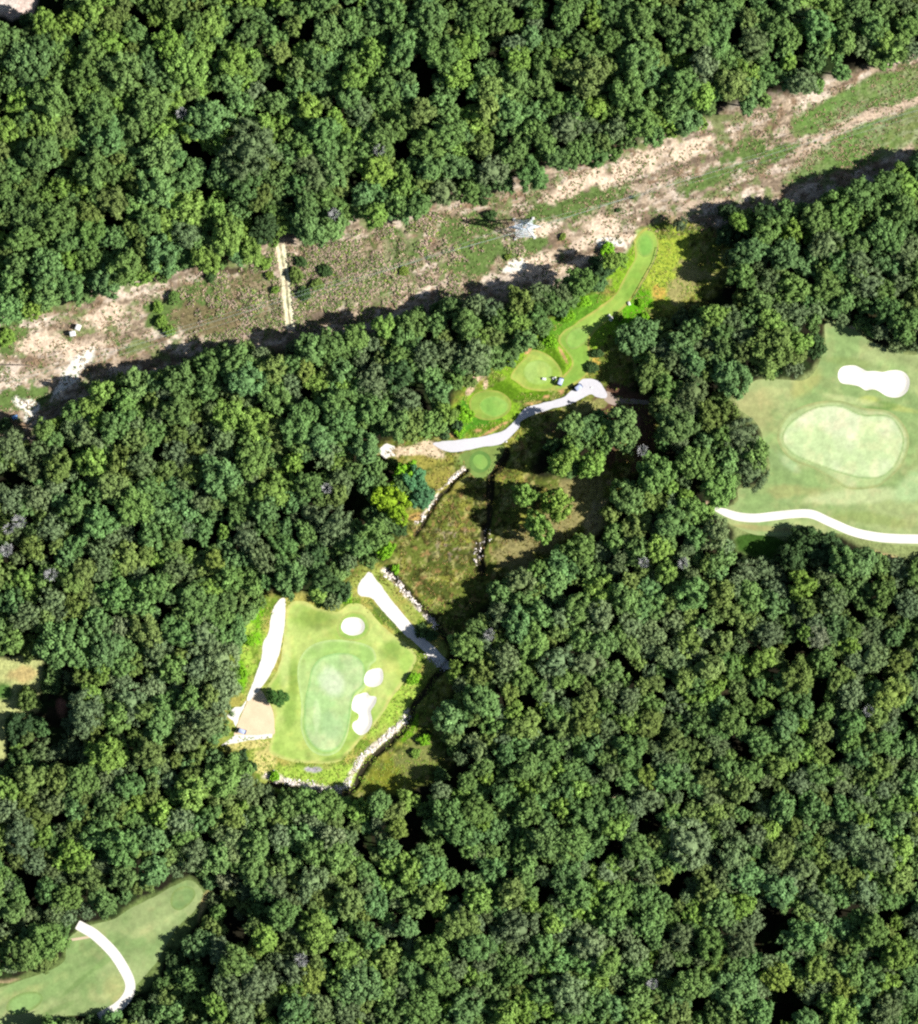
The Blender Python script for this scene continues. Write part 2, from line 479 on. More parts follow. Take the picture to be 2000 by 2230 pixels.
# lower half: rough round the main green
low = sstep(1292, 1312, 1115 - Y / S + 0 * X) * (X / S + 1000 < 1000)
lowm = sstep(2.5, -2.5, sdf_poly(X, Y, W([(560, 1290), (740, 1290), (800, 1225), (850, 1235), (980, 1420), (930, 1500), (890, 1560), (790, 1680), (760, 1740), (560, 1740), (470, 1640), (500, 1400)])))
hg = np.zeros_like(C)
hg[:] = A(172, 184, 90)
hg = mixc(hg, A(186, 180, 92), sstep(0.48, 0.62, n_mid))
hg = mixc(hg, A(120, 148, 52), sstep(0.54, 0.66, fbm(X, Y, 3, 28)))
hg = patch(hg, [(700, 1690, 130, 26, 0), (540, 1380, 40, 60, 0), (530, 1440, 26, 50, 0), (860, 1545, 50, 80, -30)], A(176, 208, 84), rag=1.2)
hg = patch(hg, [(525, 1470, 18, 40, 0), (555, 1395, 16, 20, 0), (560, 1340, 20, 30, 0)], A(132, 196, 40), rag=1.0)
hg = patch(hg, [(575, 1655, 26, 34, 0), (540, 1620, 60, 14, 0)], A(222, 212, 132), rag=0.9)
hg = patch(hg, [(680, 1676, 24, 8, 0)], A(196, 190, 196), rag=1.2)
hg = patch(hg, [(860, 1330, 60, 16, -45), (900, 1370, 60, 12, -45)], A(188, 176, 96), rag=0.8)
hg = patch(hg, [(845, 1350, 60, 8, -45)], A(104, 128, 56), rag=0.8)
hc = hc * (1 - lowm[..., None]) + hg * lowm[..., None]
hc = patch(hc, [(850, 1690, 60, 50, 30)], A(136, 142, 50), rag=0.5)
hc = patch(hc, [(905, 1650, 60, 48, 50)], A(134, 140, 78), rag=0.4)
hc = patch(hc, [(890, 1590, 16, 40, -35)], A(112, 160, 30), rag=0.5)
hole = hole * (1 - cor * (1 - hole0))
hc = hc * 1.02
C = C * (1 - hole[..., None]) + hc * hole[..., None]
# other openings
op = sstep(0.8, -0.8, sdf_poly(wx, wy, W(RIGHT_OPEN)))
C = mixc(C, A(150, 164, 104), op)
w_ = ell(X, Y, 1900, 1215, 130, 22, -12) + (n_mid - 0.5)
C = mixc(C, A(186, 176, 122), sstep(0, 0.5, w_) * op)
C = mixc(C, A(240, 196, 150), sstep(0.1, 0.4, ell(X, Y, 1925, 1212, 45, 8, -10) + 1.2 * (n_sml - 0.5)))
C = mixc(C, A(70, 106, 40), sstep(0, 0.1, ell(X, Y, 1660, 1195, 72, 34, -10) + 0.1 * (n_mid - .5)) * op)
op = sstep(0.8, -0.8, sdf_poly(wx, wy, W(LL_OPEN)))
C = mixc(C, A(118, 138, 78), op)
C = mixc(C, A(196, 180, 118), op * sstep(0, 0.4, ell(X, Y, 447, 1975, 18, 50, -15) + 1.2 * (n_mid - .5)))
C = mixc(C, A(206, 176, 142), op * sstep(0, 0.4, ell(X, Y, 10, 2134, 40, 10, 0) + 1.0 * (n_mid - .5)))
op = sstep(0.8, -0.8, sdf_poly(wx, wy, W(LEFT_OPEN)))
C = mixc(C, A(196, 202, 132), op)
C = mixc(C, A(204, 184, 124), op * sstep(0, 0.5, ell(X, Y, 45, 1470, 50, 26, 0) + 1.3 * (n_mid - .5)))
C = mixc(C, A(92, 130, 62), op * sstep(0, 0.5, ell(X, Y, 12, 1505, 30, 30, 0) + 1.0 * (n_mid - .5)))
op = sstep(0.8, -0.8, sdf_poly(wx, wy, W(TOP_OPEN)))
C = mixc(C, A(250, 226, 214), op)
C = mixc(C, A(255, 240, 230, 0.65), op * sstep(0, 0.2, ell(X, Y, 8, 2, 36, 28, 0) + 0.4 * (n_mid - .5)))
# bare earth spots in the forest
for cx, cy, rx, ry, col in ((436, 373, 12, 6, (232, 176, 96)), (480, 383, 10, 6, (226, 184, 130)), (1046, 1862, 20, 6, (210, 160, 96)), (1345, 1733, 14, 6, (236, 214, 176)), (740, 1245, 18, 12, (206, 176, 160)),
                            (733, 1252, 10, 7, (240, 220, 200)), (135, 1540, 14, 24, (160, 110, 90)), (130, 1690, 40, 30, (110, 84, 70)), (1385, 925, 12, 30, (150, 110, 96)), (1710, 2075, 14, 9, (150, 110, 90)),
                            (1570, 1815, 26, 8, (140, 116, 110)), (150, 1470, 60, 10, (130, 92, 70)), (1780, 670, 8, 5, (250, 220, 190)), (1328, 1050, 8, 5, (214, 184, 140)), (375, 285, 8, 6, (210, 190, 130)),
                            (1541, 1098, 10, 8, (220, 190, 160)), (1880, 712, 40, 5, (236, 216, 176)), (1600, 895, 5, 22, (240, 224, 180))):
    C = mixc(C, A(*col), sstep(0, 0.5, ell(X, Y, cx, cy, rx, ry) + 0.8 * (n_sml - .5)))
C = C * (1 + 0.30 * (fbm(X, Y, 0.9, 47, 2) - 0.5) * 2)[..., None]
# pale gritty soil between the bank stones
for pts, wd in (([(582, 1688), (605, 1695), (650, 1709), (700, 1717), (724, 1721), (750, 1718)], 1.1), ([(752, 1714), (768, 1682), (783, 1656), (812, 1630), (838, 1607), (872, 1578), (888, 1545)], 0.8), ([(836, 1243), (875, 1279), (905, 1315), (938, 1348)], 0.8),
                ([(1010, 1022), (984, 1044), (958, 1068), (930, 1112), (905, 1138)], 0.45)):
    L_ = W(pts)
    m = (np.abs(X) < 70) & (np.abs(Y) < 90)
    d = sdf_line(X[m], Y[m], L_)
    C[m] = mixc(C[m], A(255, 238, 222), sstep(wd * 1.4, wd * 0.3, d + 1.6 * (n_sml[m] - 0.5)) * 0.9)
# ditch bed along the creeks, its dark shadow line put into the colour
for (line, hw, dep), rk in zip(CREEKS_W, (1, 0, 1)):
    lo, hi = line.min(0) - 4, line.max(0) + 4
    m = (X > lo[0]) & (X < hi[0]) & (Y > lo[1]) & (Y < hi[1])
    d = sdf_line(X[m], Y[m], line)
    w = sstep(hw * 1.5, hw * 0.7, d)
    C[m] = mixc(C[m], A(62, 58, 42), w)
far = sstep(170, 260, np.hypot(X, Y))
C = mixc(C, A(70, 88, 48), far)
ny, nx = X.shape
idx = np.arange(ny * nx).reshape(ny, nx)
F = np.stack([idx[:-1, :-1], idx[:-1, 1:], idx[1:, 1:], idx[1:, :-1]], -1).reshape(-1, 4)
ground = link('ground', mesh_np('ground', np.stack([X, Y, Z], -1).reshape(-1, 3), F, C.reshape(-1, 3), M_GROUND, True), kind='structure')


# ------------------------------------------------------------------ sheets laid on the ground
def sheet(name, outline_px, zoff, colfn, mat, cell=0.35, rag=0.0, smooth=True, scale=4.0):
    P = spline(outline_px) if smooth else np.asarray(outline_px, float)
    Pw = W(P)
    lo, hi = Pw.min(0) - 1, Pw.max(0) + 1
    ax, ay = np.arange(lo[0], hi[0], cell), np.arange(lo[1], hi[1], cell)
    x, y = np.meshgrid(ax, ay)

    def f(x, y):
        d = sdf_poly(x, y, Pw)
        if rag:
            d = d + rag * (fbm(x, y, scale, 31, 3) - 0.5) * 2
        return d
    d = f(x, y)
    keep = d < 0.5 * cell
    id_ = np.full(x.shape, -1)
    q = keep[:-1, :-1] & keep[:-1, 1:] & keep[1:, 1:] & keep[1:, :-1]
    used = np.zeros(x.shape, bool)
    used[:-1, :-1] |= q; used[:-1, 1:] |= q; used[1:, 1:] |= q; used[1:, :-1] |= q
    id_[used] = np.arange(used.sum())
    faces = np.stack([id_[:-1, :-1][q], id_[:-1, 1:][q], id_[1:, 1:][q], id_[1:, :-1][q]], -1)
    vx, vy = x[used].copy(), y[used].copy()
    qb = np.zeros((x.shape[0] + 1, x.shape[1] + 1), bool)
    qb[1:-1, 1:-1] = q
    edge = ~(qb[:-1, :-1] & qb[:-1, 1:] & qb[1:, 1:] & qb[1:, :-1])
    bd = edge[used]
    e = 0.05
    for _ in range(3):
        bx, by = vx[bd], vy[bd]
        dd = f(bx, by)
        gxx = (f(bx + e, by) - dd) / e
        gyy = (f(bx, by + e) - dd) / e
        g2 = np.maximum(gxx ** 2 + gyy ** 2, 0.3)
        st = np.clip(dd, -cell, cell)
        vx[bd] = bx - st * gxx / g2
        vy[bd] = by - st * gyy / g2
    z = height(vx, vy) + zoff
    inner = -sdf_poly(vx, vy, Pw)
    cols = colfn(vx, vy, inner)
    return link(name, mesh_np(name, np.stack([vx, vy, z], -1), faces, cols, mat, True), kind='structure')


def turf(base, alt, streak=0.0, ang=0, ring=0.0, rlen=2.2, lightrim=None, rim=1.0, seed=41, extra=()):
    base, alt = np.asarray(base), np.asarray(alt)

    def fn(x, y, inner):
        n = sstep(0.35, 0.65, fbm(x, y, 9, seed))
        c = base * (1 - n[:, None]) + alt * n[:, None]
        if streak:
            a = math.radians(ang)
            u = x * math.cos(a) + y * math.sin(a)
            v = -x * math.sin(a) + y * math.cos(a)
            s_ = fbm(u / 7, v, 2.5, seed + 1)
            c = c * (1 + streak * (s_ - 0.5) * 2)[:, None]
        if ring:
            c = c * (1 + ring * np.sin(inner / rlen * 2 * math.pi + 2 * fbm(x, y, 10, seed + 2)))[:, None]
        if lightrim is not None:
            w = sstep(rim, rim * 0.3, inner)
            c = c * (1 - w[:, None]) + np.asarray(lightrim) * w[:, None]
        mm = fbm(x, y, 5, seed + 4)
        m2 = fbm(x, y, 1.4, seed + 5, 3)
        for (cx, cy, rx, ry, rot), col, wmax in extra:
            w = wmax * sstep(0, 0.6, ell(x, y, cx, cy, rx, ry, rot) + 0.8 * (mm - 0.5))
            c = c * (1 - w[:, None]) + np.asarray(col) * w[:, None]
        y_ = sstep(0.5, 0.68, fbm(x, y, 3.0, seed + 6))[:, None] * 0.45
        c = c * (1 - y_) + c * np.array([1.30, 1.08, 1.15]) * y_
        c = c * (0.80 + 0.40 * m2)[:, None]
        return c
    return fn


def flat(col, v=0.06, seed=51):
    return lambda x, y, i: np.asarray(col) * (1 - v + 2 * v * fbm(x, y, 3, seed))[:, None]


# right-hand hole
sheet('fairway', [(1800, 700), (1858, 718), (1905, 748), (1969, 772), (2060, 775), (2180, 800), (2180, 1175), (2060, 1180), (2000, 1190), (1930, 1184), (1880, 1174), (1820, 1160), (1740, 1168), (1660, 1166), (1620, 1155), (1585, 1138), (1550, 1112),
                  (1577, 1106), (1606, 1092), (1610, 1064), (1660, 1060), (1677, 1023), (1671, 985), (1648, 922), (1600, 880), (1633, 835), (1680, 826), (1740, 829), (1776, 808), (1796, 754)],
      0.012, turf(A(174, 190, 128), A(150, 178, 112), 0.22, 150, 0.03, 3.2, seed=61, extra=[
      ((1640, 900, 60, 70, 0), A(190, 184, 128), .6), ((1760, 830, 60, 30, 40), A(176, 186, 112), .7), ((1850, 790, 90, 16, -8), A(140, 160, 92), .6), ((1960, 890, 60, 10, -10), A(186, 196, 112), .7), ((1920, 885, 40, 14, 0), A(110, 150, 78), .8),
      ((1890, 870, 30, 10, 0), A(190, 206, 110), .6), ((1700, 1000, 60, 30, -30), A(146, 172, 112), .8), ((1720, 1010, 40, 16, -40), A(186, 212, 156), .7), ((1880, 1080, 190, 22, 4), A(204, 218, 160), .8), ((1980, 1060, 60, 40, 40), A(176, 206, 146), .8),
      ((1720, 1070, 90, 20, 0), A(184, 184, 120), .6), ((1900, 1130, 120, 20, -5), A(150, 170, 96), .6), ((1850, 870, 80, 10, -10), A(206, 220, 156), .5), ((1660, 1150, 90, 8, -4), A(180, 176, 116), .7)]), M_TURF, rag=0.3)
sheet('green_collar', [(1694, 962), (1700, 925), (1725, 895), (1775, 876), (1831, 873), (1880, 888), (1937, 896), (1972, 930), (1980, 968), (1964, 1014), (1930, 1048), (1905, 1062), (1850, 1065), (1815, 1045), (1770, 1020), (1722, 1000)],
      0.024, turf(A(176, 200, 136), A(190, 206, 150), 0.1, 120, lightrim=A(166, 180, 118), rim=1.0, seed=65), M_TURF)
sheet('putting_green', [(1704, 962), (1712, 930), (1742, 904), (1781, 885), (1831, 883), (1877, 902), (1935, 905), (1962, 935), (1969, 965), (1954, 1008), (1923, 1038), (1877, 1042), (1819, 1027), (1773, 1010), (1731, 992)],
      0.036, turf(A(222, 234, 190), A(204, 226, 168), 0.08, 160, lightrim=A(160, 188, 124), rim=0.7, seed=67), M_TURF)
# main green
sheet('fairway', [(625, 1322), (654, 1309), (697, 1325), (734, 1332), (763, 1315), (793, 1319), (816, 1342), (839, 1368), (879, 1398), (908, 1431), (888, 1474), (856, 1516), (829, 1563), (796, 1599), (767, 1632),
                  (737, 1658), (681, 1662), (635, 1658), (588, 1638), (592, 1602), (596, 1546), (579, 1503), (608, 1451), (621, 1365)],
      0.012, turf(A(200, 220, 126), A(174, 206, 102), 0.2, 100, 0.05, 3.6, lightrim=A(206, 214, 126), rim=1.2, seed=71, extra=[
      ((620, 1440, 18, 90, 0), A(206, 222, 142), .6), ((640, 1480, 14, 70, 0), A(132, 166, 72), .6), ((690, 1350, 60, 26, 0), A(134, 160, 72), .6), ((850, 1420, 40, 30, -40), A(124, 160, 66), .6), ((850, 1460, 50, 24, -30), A(190, 206, 110), .5),
      ((640, 1600, 50, 60, 0), A(196, 218, 120), .5), ((740, 1650, 60, 8, 10), A(126, 160, 66), .6), ((830, 1500, 12, 60, -10), A(206, 220, 130), .6), ((630, 1560, 20, 40, 0), A(134, 172, 76), .6)]), M_TURF, rag=0.35)
sheet('green_collar', [(648, 1470), (655, 1431), (681, 1404), (724, 1393), (780, 1398), (812, 1412), (820, 1437), (806, 1452), (800, 1490), (772, 1523), (764, 1563), (757, 1602), (738, 1636), (707, 1646), (676, 1632), (656, 1589), (656, 1530)],
      0.024, turf(A(170, 208, 116), A(186, 214, 134), 0.08, 90, 0.07, 2.6, lightrim=A(196, 222, 146), rim=0.8, seed=73), M_TURF)
sheet('putting_green', [(672, 1490), (680, 1455), (700, 1432), (735, 1422), (770, 1426), (793, 1448), (792, 1490), (770, 1515), (762, 1563), (753, 1602), (734, 1630), (707, 1637), (681, 1622), (664, 1589), (664, 1530)],
      0.036, turf(A(202, 226, 164), A(182, 218, 146), 0.2, 88, lightrim=A(160, 204, 124), rim=0.7, seed=75, extra=[((720, 1490, 34, 44, 0), A(226, 238, 206), .7), ((690, 1560, 10, 60, 0), A(214, 236, 180), .6), ((720, 1580, 30, 40, 0), A(172, 206, 148), .6)]), M_TURF)
sheet('golf_tee', [(742, 1350), (752, 1338), (770, 1332), (792, 1337), (804, 1352), (806, 1372), (792, 1390), (766, 1396), (742, 1388), (734, 1368)], 0.024, turf(A(160, 196, 96), A(180, 202, 112), lightrim=A(186, 196, 112), rim=0.7, seed=76), M_TURF)
# tee strip
sheet('tee_lawn', [(1410, 497), (1427, 506), (1435, 527), (1433, 552), (1424, 575), (1413, 592), (1392, 627), (1369, 660), (1335, 692), (1300, 719), (1284, 745), (1288, 780), (1280, 815), (1255, 835), (1225, 848), (1200, 850), (1215, 830), (1242, 800), (1242, 780), (1217, 746), (1225, 723), (1258, 700),
                   (1315, 662), (1344, 633), (1369, 585), (1383, 558), (1381, 527), (1392, 508)],
      0.012, turf(A(166, 200, 92), A(144, 186, 78), 0.12, 50, 0.04, 2.4, lightrim=A(186, 186, 96), rim=0.8, seed=81), M_TURF, rag=0.35)
sheet('golf_tee', [(1405, 508), (1420, 520), (1424, 540), (1415, 556), (1400, 560), (1390, 545), (1392, 520)], 0.024, turf(A(140, 194, 88), A(152, 200, 96), lightrim=A(160, 196, 96), rim=0.8, seed=82), M_TURF)
sheet('golf_tee', [(1232, 742), (1242, 722), (1262, 712), (1282, 720), (1280, 740), (1262, 756), (1244, 760)], 0.024, turf(A(148, 194, 92), A(160, 202, 108), lightrim=A(150, 176, 90), rim=0.6, seed=83), M_TURF)
sheet('golf_tee', [(1112, 821), (1125, 798), (1143, 780), (1162, 762), (1191, 771), (1209, 786), (1222, 805), (1224, 821), (1211, 841), (1195, 850), (1178, 852), (1145, 846), (1125, 832)],
      0.024, turf(A(158, 190, 80), A(172, 198, 96), 0.06, 30, 0.05, 2.0, lightrim=A(186, 190, 96), rim=0.7, seed=84), M_TURF)
sheet('golf_tee', [(1140, 812), (1148, 792), (1168, 784), (1190, 788), (1204, 806), (1198, 828), (1176, 838), (1152, 832)], 0.036, turf(A(170, 202, 104), A(182, 212, 120), ring=0.02, rlen=1.6, lightrim=A(162, 194, 92), rim=0.5, seed=85), M_TURF)
sheet('golf_tee', [(1022, 878), (1034, 858), (1056, 850), (1086, 852), (1108, 866), (1114, 884), (1104, 902), (1078, 914), (1050, 914), (1030, 902)], 0.024, turf(A(150, 182, 80), A(160, 188, 86), 0, 0, 0.02, 1.7, lightrim=A(168, 176, 86), rim=0.6, seed=86), M_TURF)
sheet('golf_tee', [(1044, 882), (1054, 868), (1076, 862), (1098, 870), (1108, 884), (1098, 900), (1076, 908), (1054, 900)], 0.036, turf(A(142, 190, 88), A(156, 198, 98), lightrim=A(164, 192, 92), rim=0.4, seed=87), M_TURF)
sheet('tee_lawn', [(1004, 990), (1040, 978), (1090, 968), (1098, 985), (1080, 1010), (1060, 1036), (1036, 1040), (1018, 1020)], 0.012, turf(A(134, 160, 84), A(120, 150, 74), seed=88), M_TURF, rag=0.4)
sheet('golf_tee', [(1022, 1006), (1028, 990), (1046, 982), (1064, 990), (1070, 1006), (1062, 1022), (1044, 1030), (1028, 1022)], 0.024, turf(A(108, 148, 74), A(116, 156, 80), seed=89), M_TURF)
sheet('golf_tee', [(1030, 1004), (1036, 992), (1050, 990), (1060, 1000), (1062, 1012), (1052, 1022), (1038, 1018)], 0.036, turf(A(142, 186, 92), A(148, 192, 98), seed=90), M_TURF)
# lower-left hole
sheet('fairway', [(-180, 2215), (0, 2150), (60, 2130), (110, 2112), (142, 2090), (146, 2050), (170, 2026), (210, 2010), (250, 2000), (290, 1976), (340, 1950), (373, 1932), (412, 1916), (434, 1930), (442, 1950), (425, 1982), (385, 2020), (360, 2060), (338, 2100),
                  (300, 2142), (284, 2172), (262, 2200), (222, 2212), (150, 2212), (100, 2235), (40, 2290), (-180, 2330)],
      0.012, turf(A(142, 170, 106), A(164, 182, 122), 0.24, 35, seed=91, extra=[((170, 2140, 70, 8, 40), A(122, 152, 88), .7), ((250, 2150, 30, 50, 0), A(184, 190, 124), .6), ((320, 2020, 50, 14, 30), A(184, 196, 134), .6), ((60, 2160, 80, 14, 20), A(176, 190, 122), .5), ((120, 2200, 80, 10, 25), A(126, 156, 92), .6), ((220, 2100, 50, 10, 35), A(126, 160, 92), .6)]), M_TURF, rag=0.3)
sheet('golf_tee', [(372, 1960), (380, 1940), (400, 1930), (420, 1934), (426, 1950), (412, 1970), (392, 1982), (376, 1976)], 0.024, turf(A(132, 164, 100), A(138, 168, 104), ring=0.03, rlen=1.8, lightrim=A(136, 160, 92), rim=0.7, seed=92), M_TURF)
sheet('golf_tee', [(14, 2196), (24, 2176), (50, 2162), (80, 2160), (94, 2172), (84, 2190), (56, 2206), (28, 2210)], 0.024, turf(A(146, 182, 110), A(152, 186, 114), lightrim=A(136, 164, 94), rim=0.8, seed=93), M_TURF)

WHITEC = A(255, 252, 244, 0.68)
for b in BUNKERS:
    sheet('sand_bunker', b, 0.055, flat(WHITEC * np.array([1, .99, .96]), 0.10), M_SAND, cell=0.25)


def strip(pts, w):
    """outline of a path from its centre line and widths in px"""
    P = spline(pts, False, 5)
    ww = np.interp(np.linspace(0, 1, len(P)), np.linspace(0, 1, len(w)), w)
    T = np.gradient(P, axis=0)
    T /= np.linalg.norm(T, axis=1)[:, None]
    Nn = np.stack([-T[:, 1], T[:, 0]], -1)
    return np.vstack([P + Nn * ww[:, None] / 2, (P - Nn * ww[:, None] / 2)[::-1]])


PATHC = A(255, 250, 242, 0.66)
sheet('cart_path', strip([(1554, 1107), (1577, 1115), (1608, 1125), (1646, 1128), (1685, 1124), (1731, 1119), (1769, 1120), (1808, 1137), (1858, 1158), (1908, 1169), (1954, 1173), (2000, 1174), (2180, 1178)], [5, 16, 19, 19, 19, 18, 19, 19, 19, 20, 20, 20, 20]),
      0.05, flat(PATHC, 0.09), M_SAND, cell=0.25, smooth=False)
sheet('cart_path', strip([(169, 2013), (185, 2022), (208, 2036), (246, 2073), (271, 2111), (284, 2142), (279, 2168), (258, 2192), (229, 2207), (215, 2216)], [21, 22, 23, 23, 23, 22, 22, 22, 18, 18]),
      0.05, flat(PATHC, 0.09), M_SAND, cell=0.25, smooth=False)
sheet('footpath', strip([(142, 2048), (165, 2045), (196, 2040)], [4, 6, 5]), 0.045, flat(A(226, 206, 176), 0.1), M_GRAVEL, cell=0.2, smooth=False)
sheet('cart_path', [(608, 1307), (622, 1306), (621, 1355), (615, 1398), (605, 1434), (594, 1458), (582, 1480), (565, 1503), (544, 1525), (538, 1523), (545, 1502), (552, 1484), (569, 1437), (574, 1398), (585, 1378), (592, 1335)],
      0.05, flat(PATHC, 0.09), M_SAND, cell=0.25, rag=0.2, scale=2.0)
sheet('cart_path', [(780, 1276), (792, 1258), (806, 1246), (823, 1266), (856, 1309), (880, 1339), (912, 1378), (938, 1402), (966, 1430), (985, 1450), (970, 1458), (950, 1445), (932, 1428), (912, 1407), (879, 1378), (846, 1344), (822, 1316), (809, 1302), (783, 1297)],
      0.05, flat(PATHC, 0.09), M_SAND, cell=0.25, rag=0.25, scale=2.0)
sheet('cart_path', [(942, 967), (958, 962), (988, 959), (1020, 956), (1054, 950), (1092, 940), (1110, 928), (1123, 913), (1136, 896), (1150, 886), (1181, 878), (1205, 872), (1227, 865), (1240, 854), (1254, 843), (1262, 831), (1275, 824), (1304, 830), (1321, 855), (1319, 867),
                    (1300, 864), (1288, 859), (1266, 868), (1250, 876), (1225, 885), (1200, 891), (1169, 901), (1135, 917), (1131, 932), (1104, 959), (1085, 968), (1054, 973), (1020, 980), (988, 985), (968, 981)],
      0.05, flat(A(238, 236, 242, 0.62), 0.07), M_GRAVEL, cell=0.25, rag=0.2, scale=2.0)
sheet('gravel_patch', [(826, 980), (835, 970), (850, 966), (860, 976), (852, 984), (862, 992), (845, 996), (832, 994)], 0.05, flat(PATHC, 0.15), M_GRAVEL, cell=0.2, rag=0.4, scale=1.5)
sheet('gravel_patch', [(1322, 852), (1345, 864), (1372, 868), (1412, 872), (1410, 880), (1370, 880), (1340, 882), (1318, 872)], 0.03, flat(A(190, 172, 158), 0.2), M_GRAVEL, cell=0.25, rag=0.5, scale=1.5)  # shaded end of the gravel path, shade painted in as grey-brown
sheet('dirt_patch', [(560, 1506), (569, 1503), (580, 1520), (592, 1540), (597, 1560), (598, 1582), (595, 1600), (550, 1603), (512, 1602), (516, 1585), (524, 1562), (532, 1544), (541, 1525), (550, 1512)],
      0.03, flat(A(255, 228, 192), 0.14, 57), M_GRAVEL, cell=0.25)
sheet('gravel_patch', [(540, 1521), (526, 1540), (512, 1540), (494, 1559), (508, 1570), (514, 1582), (522, 1562), (532, 1540)], 0.045, flat(PATHC, 0.05), M_GRAVEL, cell=0.2, rag=0.25, scale=1.5, smooth=False)
sheet('footpath', [(480, 1624), (500, 1612), (514, 1600), (560, 1601), (594, 1598), (593, 1606), (545, 1612), (505, 1620)], 0.045, flat(PATHC, 0.05), M_GRAVEL, cell=0.2, rag=0.2, scale=1.5, smooth=False)

